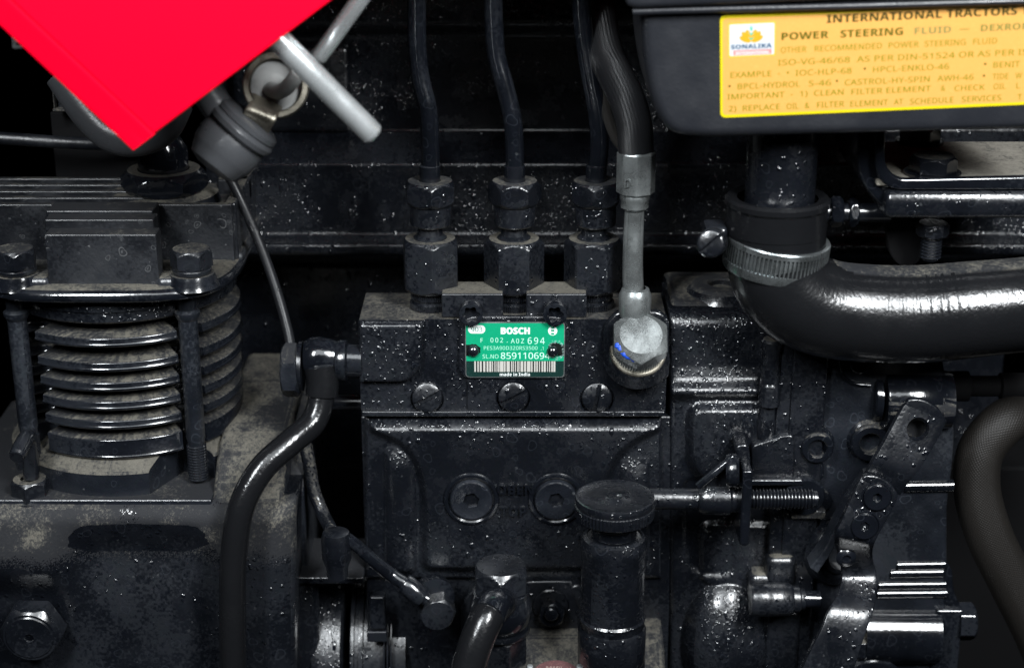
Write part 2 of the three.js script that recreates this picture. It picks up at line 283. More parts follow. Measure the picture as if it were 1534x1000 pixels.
// bent flat bar: left and right edge in pixels with a depth each
function strap(rows, thick, steps = 8) {
  const Lc = new THREE.CatmullRomCurve3(rows.map(([a, b, , , z]) => W(a, b, z)), false, 'centripetal'), Rc = new THREE.CatmullRomCurve3(rows.map(([, , a, b, z, z2]) => W(a, b, z2 ?? z)), false, 'centripetal');
  const n = (rows.length - 1) * steps, m = 8, pos = [], idx = [], F = [];
  for (let i = 0; i <= n; i++) F.push([Lc.getPoint(i / n), Rc.getPoint(i / n)]);
  const nor = F.map(([l, r], i) => { const q = F[Math.min(n, i + 1)], p = F[Math.max(0, i - 1)]; const t = q[0].clone().add(q[1]).sub(p[0]).sub(p[1]); return r.clone().sub(l).cross(t).normalize().multiplyScalar(-1); });
  const e = 0.9;                                           // rounded edges
  F.forEach(([l, r], i) => {
    const w = r.clone().sub(l).normalize(), nn = nor[i], put = (o, d) => { const v = o.clone().addScaledVector(nn, d); pos.push(v.x, v.y, v.z); };
    for (let k = 0; k <= m; k++) { const t = k / m, o = l.clone().addScaledVector(w, e).lerp(r.clone().addScaledVector(w, -e), t); put(o, 0); }
    put(r.clone().addScaledVector(w, -0.3 * e), -0.3 * e); put(r, -e); put(r, -thick + e); put(r.clone().addScaledVector(w, -e), -thick);
    put(l.clone().addScaledVector(w, e), -thick); put(l, -thick + e); put(l, -e); put(l.clone().addScaledVector(w, 0.3 * e), -0.3 * e);
  });
  const c = m + 9;
  for (let i = 0; i < n; i++) for (let k = 0; k < c; k++) { const a = i * c + k, b = i * c + (k + 1) % c, a2 = a + c, b2 = b + c; idx.push(a, a2, b, b, a2, b2); }
  for (const i of [0, n]) for (let k = 1; k + 1 < c; k++) i ? idx.push(i * c, i * c + k + 1, i * c + k) : idx.push(0, k, k + 1);
  const g = new THREE.BufferGeometry(); g.setAttribute('position', new THREE.Float32BufferAttribute(pos, 3)); g.setIndex(idx); g.userData = { crease: 42 }; return g;
}
function text(s, font, size, depth, at, { center = true, rx = 0, rz = 0 } = {}) {
  const g = new TextGeometry(s, { font, size, depth, curveSegments: 3, bevelEnabled: false }); g.computeBoundingBox(); const b = g.boundingBox;
  g.translate(center ? -(b.max.x + b.min.x) / 2 : 0, -(b.max.y + b.min.y) / 2, 0); g.rotateX(rx); g.rotateZ(rz); g.translate(at.x, at.y, at.z); return g;
}
// front of a casting: relief f(px, py) in millimetres over a pixel rectangle at depth zb, with sides of some depth
function relief(xa, ya, xb, yb, zb, f, nx, ny, depth, crease = 70) {
  const pos = [], idx = [], c = nx + 3;
  for (let j = -1; j <= ny + 1; j++) for (let i = -1; i <= nx + 1; i++) {
    const ii = clamp(i, 0, nx), jj = clamp(j, 0, ny), px = xa + (xb - xa) * ii / nx, py = ya + (yb - ya) * jj / ny, p = W(px, py, zb), edge = i !== ii || j !== jj;
    pos.push(p.x, p.y, edge ? zb - depth : zb + f(px, py));
  }
  for (let j = 0; j < ny + 2; j++) for (let i = 0; i < nx + 2; i++) { const a = j * c + i, b = a + c; idx.push(a, b, a + 1, a + 1, b, b + 1); }
  const g = new THREE.BufferGeometry(); g.setAttribute('position', new THREE.Float32BufferAttribute(pos, 3)); g.setIndex(idx); g.userData = { crease }; return g;
}
// signed distance (inside positive) to a rounded outline, all in pixels
function inside(pts, r) {
  const q = roundPoly(pts.map(([x, y]) => ({ x, y })), r);
  return (x, y) => { let d = 1e9, s = false; for (let i = 0, j = q.length - 1; i < q.length; j = i++) { const a = q[j], b = q[i], ex = b.x - a.x, ey = b.y - a.y, l = ex * ex + ey * ey, t = l ? clamp(((x - a.x) * ex + (y - a.y) * ey) / l) : 0; d = Math.min(d, Math.hypot(x - a.x - ex * t, y - a.y - ey * t)); if ((b.y > y) !== (a.y > y) && x < (a.x - b.x) * (y - b.y) / (a.y - b.y) + b.x) s = !s; } return s ? d : -d; };
}
const csg = new Evaluator(); csg.attributes = ['position', 'normal'];
function cut(a, ...bs) {
  const mk = (g) => { const r = g.index ? g.toNonIndexed() : g.clone(); for (const k of Object.keys(r.attributes)) if (k !== 'position' && k !== 'normal') r.deleteAttribute(k); if (!r.attributes.normal) r.computeVertexNormals(); r.clearGroups(); const b = new Brush(r); b.updateMatrixWorld(); return b; };
  let A = mk(a); for (const b of bs.flat()) { A = csg.evaluate(A, mk(b), SUBTRACTION); }
  const g = A.geometry.clone(); g.clearGroups(); g.userData = { crease: 32 }; return g;
}
const ball = (p, r, sx = 1, sy = 1, sz = 1, n = 32) => { const g = new THREE.SphereGeometry(r, n, n / 2); g.scale(sx, sy, sz); g.translate(p.x, p.y, p.z); g.userData = { crease: 60 }; return g; };
const FONT = await new FontLoader().loadAsync('fonts/droid/droid_sans_regular.typeface.json');
const FONTB = await new FontLoader().loadAsync('fonts/droid/droid_sans_bold.typeface.json');
const FRONT = V(0, 0, 1), RIGHT = V(1, 0, 0), LEFT = V(-1, 0, 0);

// ---------------------------------------------------------------- engine block behind
{
  const Y = (py, z) => W(767, py, z).y;
  const x0 = W(330, 500, -110).x, x1 = W(1540, 500, -110).x;
  const prof = [[-190, Y(-60, -100) + 20], [-104, Y(-60, -104)], [-104, Y(34, -104)], [-108, Y(42, -108)], [-120, Y(52, -120)], [-124, Y(120, -124)], [-122, Y(196, -122)], [-119, Y(203, -119)], [-101, Y(238, -101)], [-97, Y(246, -97)], [-98, Y(262, -98)], [-98, Y(352, -98)], [-92, Y(361, -92)], [-88, Y(366, -88)], [-88, Y(380, -88)], [-94, Y(386, -94)], [-150, Y(396, -150)], [-150, Y(760, -150)], [-190, Y(760, -150)]];
  const b = thing('engine_block', 'black painted engine block wall with stepped ledges behind the fuel pump', 'engine block', V(W(767, 300, -150).x, Y(760, -150), -150));
  mesh('block_wall', along(prof, x0, x1, 0.1, 4), M.wet, b);
  mesh('wall_rib', [along([[-124, Y(60, -124)], [-117, Y(70, -117)], [-114, Y(150, -114)], [-117, Y(196, -117)], [-124, Y(198, -124)]], W(345, 100, -115).x, W(523, 100, -115).x, 3, 3)], M.damp, b);
  mesh('lower_wall', rbox(W(330, 700, -140).x, W(0, 1100, -140).y, -190, W(1640, 700, -140).x, Y(700, -140), -140, 2), M.dark, b);  // the shade lying over this wall is put into its colour
}

// ---------------------------------------------------------------- fuel injection pump
const YT = W(767, 479, 0).y;                               // level of the pump's top
const pump = thing('injection_pump', 'black inline fuel injection pump with green nameplate, in the middle of the engine', 'injection pump', V(0, W(767, 1000, 0).y, -20));
{
  const yl = W(767, 621, 0).y, L = W(536, 480, 0).x, R = W(1002, 480, 0).x, yb = W(767, 880, -10).y;
  // upper block with a slope for the outlet union on the right
  const zy = [[-42, yl], [0, yl], [0, YT], [-42, YT]];
  const body = cut(along(zy, L, R, 1.2), plate([[634, 484], [634, 484], [700, 470], [700, 640], [540, 640], [520, 572], [605, 574], [634, 545]], 9, 10.4, { r: [0, 0, 0, 0, 0, 0, 22, 22], b: 0.01 }), ...[[640, 594], [769, 593], [894, 594]].map(([x, y]) => turned(W(x, y, -4.2), FRONT, [[0, 0], [8.4, 0], [8.4, 3.4], [9.4, 4.6], [9.4, 8], [0, 8]], 40)));
  mesh('pump_housing', [body], M.wet, pump, { dust: (nx, ny, nz, x, y, z) => (ny > 0.8 && y > YT - 2 && x < W(640, 0, 0).x - 3 ? (rnd() < 0.6 ? 4 : 3) : ny > 0.8 && z < -14 ? 3 : 0) });
  mesh('side_pad', plate([[538, 485], [634, 485], [632, 550], [612, 573], [538, 573]], 2.6, 4, { r: [4, 10, 34, 34, 2], b: 2.2, seg: 5 }), M.wet, pump);
  // raised surround of the plate and the outlet pad
  mesh('outlet_pad', [plate([[903, 489], [925, 466], [990, 466], [1003, 480], [1003, 566], [975, 577], [925, 574], [905, 550]], 3.4, 5, { r: [14, 10, 10, 8, 8, 10, 24, 24], b: 1.8 })], M.wet, pump);
  mesh('plate_seat', plate([[690, 474], [852, 474], [856, 568], [686, 568]], 1.1, 3, { r: 8, b: 0.8 }), M.wet, pump);
  mesh('bottom_lip', rbox(L + 0.5, W(0, 624, 0.8).y, -20, R - 0.5, W(0, 616, 0.8).y, 0.9, 0.8), M.damp, pump);
  mesh('lower_housing', [pbox(540, 623, 1000, 1010, -6, 40, 1.5)], M.damp, pump);

  // cover on the lower front: thin plate, raised T-shaped panel, upright ribs
  const panelIn = inside([[558, 632], [988, 632], [988, 639], [944, 660], [914, 694], [906, 740], [906, 848], [636, 848], [635, 740], [628, 700], [606, 662], [558, 641]], [5, 5, 8, 44, 44, 40, 14, 14, 40, 44, 44, 8]);
  const cover = mesh('front_cover', relief(546, 626, 992, 868, -2.5, (x, y) => {
    const e = Math.min(x - 546, 992 - x, y - 626, 868 - y), rim = -1.6 * (1 - smooth(e, 0, 5));
    const t = 5.6 * smooth(panelIn(x, y), -10, 9);
    const rib = (cx, w, y0) => 3.4 * Math.sqrt(Math.max(0, 1 - ((x - cx) / w) ** 2)) * smooth(y, y0 - 14, y0 + 26) * (1 - smooth(y, 848, 864));
    return rim + Math.max(t, rib(600, 24, 672), rib(950, 22, 690));
  }, 190, 104, 6), M.wet, pump);
  for (const [x, y] of [[706, 747], [833, 747]]) {
    const c = W(x, y, 3);
    mesh('plug_collar', turned(c, FRONT, [[11.7, -2], [14.6, -2], [14.6, 0.3], [14.0, 1.3], [12.8, 1.5], [12.0, 1.0], [11.7, -2]], 56), M.gloss, pump);
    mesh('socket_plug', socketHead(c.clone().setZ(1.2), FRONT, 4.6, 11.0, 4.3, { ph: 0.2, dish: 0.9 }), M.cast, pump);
  }
  mesh('raised_lettering', [text('OBEN', FONTB, 5.2, 2, W(772, 731, 3)), text('TOP', FONTB, 5.2, 2, W(769, 764, 3))], M.gloss, pump);
  for (const [x, y, a] of [[640, 594, 27], [769, 593, 27], [894, 594, 79]]) {
    const c = W(x, y, -1.4);
    const s = cut(rings(c, V(0, 0.16, 1), [[-3, 0], [-3, 7.9], [1.3, 7.9], [2.3, 7.3], [3.0, 5.6], [3.3, 0]], 48), (() => { const k = new THREE.BoxGeometry(20, 2.3, 3.4); k.rotateZ(a * DEG); k.translate(c.x, c.y, c.z + 3); return k; })());
    mesh('slotted_screw', s, M.damp, pump);
  }
  // clamp blocks between the delivery valves
  for (const [xa, xb, sx] of [[661, 754, 706], [788, 879, 831]]) {
    mesh('clamp_block', pbox(xa, 440, xb, 476, -2, 20, 0.9), M.damp, pump, { dust: (nx, ny, nz, x, y, z) => (ny > 0.8 && z < -7 ? 4 : 0) });
    const c = W(sx, 465, -2);
    mesh('clamp_screw', socketHead(c, FRONT, 6.5, 6.1, 3.9, { lobes: true, ph: 0.6 }), M.gloss, pump);
  }
  // delivery valve holders
  for (const [x, zz] of [[645, -20], [770, -20], [889, -21]]) {
    const p = WY(x, 457, YT); p.z = zz; const X = W(x, 400, zz).x; p.x = X;
    const yAt = (py) => W(x, py, zz).y;
    const h = mesh('valve_holder', [turned(p, UPV, [[0, -1], [10.2, -1], [10.2, 3.4], [9.2, 4.2], [9.2, 5], [9.8, 5.4], [9.8, 9], [9.0, 10]], 48)], M.damp, pump);
    mesh('serrated_ring', rings(p, UPV, [[0.2, 10.2], [0.2, (t) => 10.6 + 0.35 * Math.sin(t * 60)], [3.2, (t) => 10.6 + 0.35 * Math.sin(t * 60)], [3.2, 10.2]], 360), M.damp, h);
    mesh('serrated_ring', rings(p, UPV, [[5.6, 9.6], [5.6, (t) => 10.0 + 0.3 * Math.sin(t * 60)], [8.4, (t) => 10.0 + 0.3 * Math.sin(t * 60)], [8.4, 9.6]], 360), M.damp, h);
    const y0 = yAt(432), y1 = yAt(356);
    mesh('holder_hexagon', hex(V(X, y0, zz), UPV, y1 - y0, 13.2, { ph: 0.12 + (x > 800 ? 0.28 : x > 700 ? 0.4 : 0.0), bottom: true, c: 0.14 }), M.damp, h, { dust: up(0.9, 3) });
    mesh('holder_neck', turned(V(X, y1, zz), UPV, [[0, -1], [8.4, -1], [8.4, 0.6], [6.6, 2], [6.2, 5.5], [6.8, 6.5], [6.8, 8.2], [0, 8.2]], 40), M.damp, h);
  }
  // nameplate: printed foil on thin metal, two dome-headed rivets
  const np = W(771.5, 524, 1.35), w = 48.9, hgt = 28.6;
  const cw = 1024, chh = Math.round(1024 * hgt / w), cv = document.createElement('canvas'); cv.width = cw; cv.height = chh; const c = cv.getContext('2d'), u = cw / 1290;   // drawn in pixels of the enlarged plate
  c.scale(u, chh / 705);
  c.fillStyle = '#0b2a26'; c.fillRect(0, 0, 1290, 705); c.fillStyle = '#05966b'; c.fillRect(0, 0, 1290, 497);
  for (let k = 0; k < 5000; k++) { c.fillStyle = rnd() < 0.5 ? 'rgba(0,120,80,0.16)' : 'rgba(60,225,175,0.13)'; const r = 2 + rnd() * 6; c.fillRect(rnd() * 1290, rnd() * 497, r, r); }
  for (let k = 0; k < 700; k++) { c.fillStyle = rnd() < 0.6 ? 'rgba(120,150,140,0.35)' : 'rgba(5,20,18,0.5)'; c.fillRect(rnd() * 1290, 500 + rnd() * 205, 2 + rnd() * 7, 2 + rnd() * 4); }
  const T = (s, x, y, size, col, { bold = false, width = 0, sp = 0, thin = false } = {}) => { c.fillStyle = col; c.font = `${bold ? 'bold ' : ''}${size}px sans-serif`; if (!sp) { c.save(); c.translate(x, y); if (width) c.scale(width / c.measureText(s).width, 1); c.fillText(s, 0, 0); c.restore(); return; } let q = x; for (const ch of s) { c.fillText(ch, q, y); q += sp; } };
  c.fillStyle = '#dde3df'; c.beginPath(); c.roundRect(28, 28, 226, 108, 54); c.fill(); T('903', 62, 112, 84, '#0a6a50', { width: 160 });
  T('BOSCH', 450, 140, 112, '#e6ebe7', { bold: true, width: 398 }); c.strokeStyle = '#e6ebe7'; c.lineWidth = 7; c.font = 'bold 112px sans-serif'; c.save(); c.translate(450, 140); c.scale(398 / c.measureText('BOSCH').width, 1); c.strokeText('BOSCH', 0, 0); c.restore();
  c.fillStyle = '#e6ebe7'; c.beginPath(); c.arc(1140, 100, 61, 0, 7); c.fill(); c.fillStyle = '#05966b';   // ringed anchor mark
  for (const y of [60, 98, 140]) { c.fillRect(1119, y - 13, 42, 25); } c.strokeStyle = '#05966b'; c.lineWidth = 0;
  c.fillStyle = '#e6ebe7'; c.fillRect(1112, 74, 56, 12); c.fillRect(1112, 112, 56, 12);
  T('F', 184, 252, 78, '#b9e6d4'); T('002', 318, 252, 84, '#b9e6d4', { sp: 64 }); T('.', 532, 252, 80, '#b9e6d4'); T('A0Z', 590, 262, 84, '#b9e6d4', { sp: 66 }); T('694', 806, 272, 118, '#c4ecdb', { sp: 84 });
  T('PES3A90D320RS3500', 226, 350, 66, '#9fdfc6', { width: 720 }); T(',1', 985, 350, 60, '#9fdfc6');
  T('SL.NO', 212, 462, 72, '#a8e2cb', { width: 220 }); T('859110694', 450, 468, 116, '#cdeee0', { width: 660 });
  c.fillStyle = '#b9b7b0'; c.fillRect(106, 500, 1074, 140); { let x = 128; seed = 41; c.fillStyle = '#15191a'; while (x < 1150) { const b = 6 + rnd() * 15, g = 8 + rnd() * (rnd() < 0.25 ? 46 : 20); c.fillRect(x, 500, b, 140); x += b + g; } }
  T('made in India', 438, 694, 60, '#e9ecea', { bold: true, width: 410 });
  c.fillStyle = '#0b1110'; for (const [x, y, r] of [[96, 352, 96], [1178, 352, 100]]) { c.beginPath(); for (let k = 0; k < 40; k++) { const a = k / 40 * 6.283, q = r * (0.86 + 0.16 * rnd()) * (x > 600 && Math.sin(a) < -0.4 ? 1.22 : 1); c.lineTo(x + Math.cos(a) * q * (x < 600 ? 1.05 : 1), y + Math.sin(a) * q * 0.86); } c.fill(); c.fillRect(x < 600 ? 0 : 1178, 282, x < 600 ? 100 : 112, 150); }
  c.fillStyle = 'rgba(150,175,170,0.55)'; for (let k = 0; k < 130; k++) { const a = rnd() * 6.283, q = 92 + 40 * rnd(); const x = 1178 + Math.cos(a) * q * 0.9, y = 345 + Math.sin(a) * q; if (x < 1280 && y < 480) c.fillRect(x, y, 6 + rnd() * 16, 5 + rnd() * 12); }
  const foil = new THREE.CanvasTexture(cv); foil.colorSpace = THREE.SRGBColorSpace; foil.needsUpdate = true;
  const foilMat = std({ name: 'printed_foil', map: foil, roughness: 0.42, metalness: 0.15, bumpMap: bumpCast, bumpScale: 0.00003 });
  const body2 = new THREE.ExtrudeGeometry(new THREE.Shape(roundPoly([{ x: -w / 2 - 0.5, y: -hgt / 2 - 0.5 }, { x: w / 2 + 0.5, y: -hgt / 2 - 0.5 }, { x: w / 2 + 0.5, y: hgt / 2 + 0.5 }, { x: -w / 2 - 0.5, y: hgt / 2 + 0.5 }], 2.2)), { depth: 0.5, bevelEnabled: true, bevelSize: 0.2, bevelThickness: 0.15, bevelOffset: -0.2, bevelSegments: 2 });
  body2.translate(np.x, np.y, 0.75);
  const plateMesh = mesh('nameplate', body2, M.zinc, pump, { label: 'green and white printed nameplate with barcode' });
  const face = new THREE.ShapeGeometry(new THREE.Shape(roundPoly([{ x: -w / 2, y: -hgt / 2 }, { x: w / 2, y: -hgt / 2 }, { x: w / 2, y: hgt / 2 }, { x: -w / 2, y: hgt / 2 }], 2))); const fu = face.attributes.position, fuv = face.attributes.uv;
  for (let i = 0; i < fu.count; i++) fuv.setXY(i, (fu.getX(i) + w / 2) / w, (fu.getY(i) + hgt / 2) / hgt);
  face.translate(np.x, np.y, 1.46); face.userData = { keepUV: true };
  mesh('printed_foil', face, foilMat, plateMesh);
  for (const [x, y] of [[709, 525], [828, 526]]) mesh('rivet', turned(W(x, y, 1.4), FRONT, [[0, -0.5], [3.0, -0.5], [3.0, 0.7], [2.7, 1.5], [1.9, 2.3], [0.9, 2.7], [0, 2.8]], 32), M.gloss, plateMesh);
  seed = 99;
}

// ---------------------------------------------------------------- high-pressure pipes on the three valves
{
  const defs = [[645, -20, [[645, 262, -20], [644, 215, -20], [641, 165, -21], [630, 118, -23], [625, 75, -24], [624, 20, -25], [624, -60, -25]]],
    [771, -20, [[771, 262, -20], [771, 225, -20], [768, 180, -20], [756, 128, -22], [744, 85, -24], [740, 40, -25], [738, -60, -25]]],
    [892, -21, [[894, 262, -21], [898, 220, -22], [895, 170, -24], [884, 110, -30], [876, 60, -34], [871, 10, -36], [869, -60, -36]]]];
  const names = ['black high-pressure fuel pipe on the left valve, left of the other two', 'black high-pressure fuel pipe on the middle valve, straight above the nameplate', 'black high-pressure fuel pipe on the right valve, beside the braided hose'];
  defs.forEach(([x, z, path], i) => {
    const X = W(x, 330, z).x, y = (py) => W(x, py, z).y;
    const t = thing('fuel_pipe', names[i], 'fuel pipe', V(X, y(338), z), 'fuel pipes on the injection pump');
    mesh('pipe', sweep(path.map((p) => W(...p)), 4.6, { seg: 70, n: 24 }), M.gloss, t);
    mesh('pipe_sleeve', turned(V(X, y(277), z), UPV, [[4.2, -4], [5.2, -4], [5.2, y(248) - y(277)], [4.4, y(246) - y(277)], [4.1, y(246) - y(277)]], 36), M.steelBlack, t);
    const n = mesh('union_nut', [hex(V(X, y(305), z), UPV, y(270) - y(305), 11.6, { ph: 0.1 + 0.42 * i, bottom: true, hole: 5.4, c: 0.16 })], M.damp, t, { dust: up(0.9, 2) });
    mesh('nut_skirt', turned(V(X, y(336), z), UPV, [[0, 0], [9.6, 0], [10.3, 0.8], [10.3, y(306) - y(336)], [9, y(304) - y(336)]], 44), M.damp, n);
  });
}

// ---------------------------------------------------------------- braided hose with crimped ferrule, steel tube and banjo union
{
  const t = thing('fuel_hose', 'braided black fuel hose with crimped steel ferrule and banjo tube right of the pipes', 'hose', W(957, 560, 4));
  const z = -2;
  mesh('hose', sweep([W(893, -60, -90), W(896, 0, -70), W(902, 50, -46), W(911, 90, -28), W(925, 118, -14), W(940, 150, -5), W(950, 185, z), W(953, 228, z)], sc(27, 180, -4), { seg: 90, n: 36, uvmm: 7 }), M.weave, t);
  mesh('hose_loop', sweep([W(915, 90, -34), W(906, 130, -30), W(908, 165, -22), W(922, 205, -12), W(934, 222, -6)], sc(8, 180, -22), { seg: 40, n: 20, uvmm: 5 }), M.weaveDust, t);
  const X = W(953, 250, z).x, y = (py) => W(953, py, z).y;
  const oct = (f) => (q) => { const s = Math.PI / 4, u2 = ((q % s) + s) % s; return Math.min(f / Math.cos(u2 - s / 2), f * 1.06); };
  const fer = mesh('ferrule', [rings(V(X, y(290), z), UPV, [[0, 0], [0, 7.6], [1.2, oct(8.9)], [y(226) - y(290) - 0.8, oct(8.9)], [y(224) - y(290), 8.3], [y(224) - y(290) - 0.2, 6]], 64, undefined, 22)], M.zinc, t);
  mesh('ferrule_collar', turned(V(W(951, 300, z).x, y(313), z), UPV, [[0, 0], [5.6, 0], [6.8, 1.2], [6.8, 4.6], [7.2, 5.2], [7.2, 7.6], [6.8, 8.4]], 44), M.zinc, fer);
  mesh('ferrule_stamp', [text('D', FONT, 4, 0.3, V(X - 4.5, y(268), z + 8.5), { rz: 0 }), turned(V(X - 0.3, y(252), z + 8.6), FRONT, [[0.7, 0], [0.7, 0.4], [1.1, 0.4], [1.1, 0]], 20)], M.zinc, fer);
  mesh('steel_tube', sweep([W(951, 310, z), W(949, 350, z), W(948, 400, z + 0.5), W(949, 440, z + 1)], (q) => sc(14.5, 370, z) * (1 + 0.1 * q), { seg: 30, n: 32 }), M.zinc, t);
  mesh('tube_socket', turned(W(951, 468, 2), UPV, [[6, -5], [8.0, 0], [8.2, 9], [7.4, 11], [6.8, 12.5], [5.2, 13]], 40), M.zinc, t);
  // banjo eye, washer and bolt point forward and up
  const ax = V(0.02, Math.sin(47 * DEG), Math.cos(47 * DEG)), c = W(956, 525, 4), at = (d) => c.clone().addScaledVector(ax, d);
  mesh('union_boss', turned(at(-9), ax, [[17, 0], [15.5, 5], [14.6, 7.5], [14, 8], [0, 8]], 48), M.wet, pump);
  mesh('washer', turned(at(-1), ax, [[0, 0], [14.2, 0], [14.2, 1.6], [13.6, 2.1], [11.5, 2.2]], 56), M.brassy, t);
  mesh('banjo_eye', rings(at(1.2), ax, [[0, 12.2], [0.4, (q) => 12.9 + 0.12 * Math.sin(q * 60)], [6.2, (q) => 12.9 + 0.12 * Math.sin(q * 60)], [7.2, 12.2], [7.2, 8]], 300), M.zinc, t);
  const b = mesh('banjo_bolt', hex(at(8.2), ax, 9.6, 13.1, { ph: 0.5, bottom: false, c: 0.16, face: 0.8, ref: RIGHT }), M.zinc, t);
  const dab = []; seed = 5; const down = V(0, -Math.cos(47 * DEG), Math.sin(47 * DEG)); for (let k = 0; k < 26; k++) { const q = k / 25, f = (22 + 58 * q) * DEG, R = 12.1 + 0.5 * rnd(), p = at(15.6 - 1.6 * q + 0.8 * rnd()).addScaledVector(RIGHT, -R * Math.cos(f)).addScaledVector(down, R * Math.sin(f)); dab.push(ball(p, 1.0 + 0.6 * rnd(), 1.3, 0.8, 0.8, 10)); }
  mesh('paint_dab', dab, std({ name: 'blue_marking_paint', color: new THREE.Color(0.01, 0.06, 0.42), roughness: 0.35 }), b, { label: 'dab of blue marking paint' });
}
// ---------------------------------------------------------------- red hood panel and the steel rods behind it
{
  const z = 95;
  const p = [plate([[-133, -139], [230, 201], [520, -18], [560, -160], [300, -300], [-133, -300]], z, 4, { r: 0, b: 1.2, seg: 4 }), strap([[-160, -110, -132.5, -138.5, z - 3.2, z - 0.2], [20, 59, 47.5, 30.5, z - 3.2, z - 0.2], [198, 226, 231, 201, z - 3.2, z - 0.2]], 3, 6)];
  const hood = thing('red_bonnet', 'glossy red painted hood panel hanging in at the top left corner', 'hood panel', W(198, 226, z - 1));
  mesh('panel', p, M.red, hood);
}
{
  const a = W(400, 42, 84), b = W(561, 204, 78), ax = b.clone().sub(a), L = ax.length();
  single('prop_rod', 'thick bright steel rod with blunt end poking out below the red panel', 'steel rod', turned(a, ax, [[0, 0], [5.2, 0.4], [5.2, L - 1.6], [4.6, L - 0.6], [3.8, L], [0, L]], 48), M.chrome);
  const c = W(560, -30, 66), d = W(475, 88, 66), ax2 = d.clone().sub(c), L2 = ax2.length();
  single('prop_rod', 'thinner bright steel rod running behind the thick rod to the top', 'steel rod', turned(c, ax2, [[0, 0], [3.8, 0.4], [3.8, L2 - 1.2], [3, L2], [0, L2]], 40), M.chrome);
}
// ---------------------------------------------------------------- ball joint with ring and hooked pin
{
  const z = 48, t = thing('ball_joint', 'grey rubber ball joint boot with plated ring arm under the red panel', 'ball joint', W(350, 260, z));
  const c = W(347, 212, z), ax = W(372, 178, z + 2).sub(W(320, 240, z - 8)).normalize();
  mesh('boot', [turned(c.clone().addScaledVector(V(0.55, 0.75, 0), 2), V(0.5, 0.6, -0.25), [[0, -18], [7, -17.6], [12, -15.6], [13.4, -12.6], [14.2, -10.4], [15, -9], [15.6, -4], [15.4, 1], [13.6, 6], [11, 9], [11, 10.5]], 44)], M.boot, t);
  mesh('boot_collar', turned(W(362, 194, z + 1), V(0.62, 0.7, -0.12), [[0, -3], [14.6, -3], [16.2, -1.6], [16.6, 0.6], [15.8, 2], [15.2, 2.6], [15.8, 3.2], [15.6, 5.4], [13.6, 7], [9, 8], [0, 8.4]], 48), M.boot, t);
  mesh('boot_stem', turned(W(338, 178, z - 2), V(-0.42, 0.72, 0.1), [[8.8, -3], [8.2, 0], [7.4, 6], [7.2, 20], [0, 20]], 36), M.boot, t);
  const ringc = W(413, 128, z + 2), rax = V(0.1, 0.28, 1);
  const arm = mesh('ring_arm', [turned(ringc, rax, [[11.4, -5], [14.2, -5], [14.6, -4.4], [14.6, 3], [14, 3.6], [12, 3.6], [11.4, 3]], 56),
    strap([[378, 138, 424, 160, z + 4], [372, 154, 417, 172, z + 10], [366, 164, 411, 184, z + 12], [358, 186, 398, 206, z + 6]], 2.6, 6)], M.brassy, t);
  mesh('ring_liner', turned(ringc, rax, [[0, -4], [9.4, -4], [11.2, -1.2], [11.2, -0.4], [9.9, -0.6], [6, -2], [4.6, -1.8], [0, -1.8]], 48), M.alloy, arm);
  single('hooked_pin', 'bent grey wire pin hooked through the plated ring beside the red panel', 'wire pin', [sweep([W(406, 134, z - 1), W(409, 135, z + 4), W(417, 137, z + 8), W(428, 132, z + 11), W(438, 121, z + 13), W(446, 110, z + 14)], (q) => 3.6 - 0.3 * q, { seg: 40, n: 24 })], M.alloy);
}

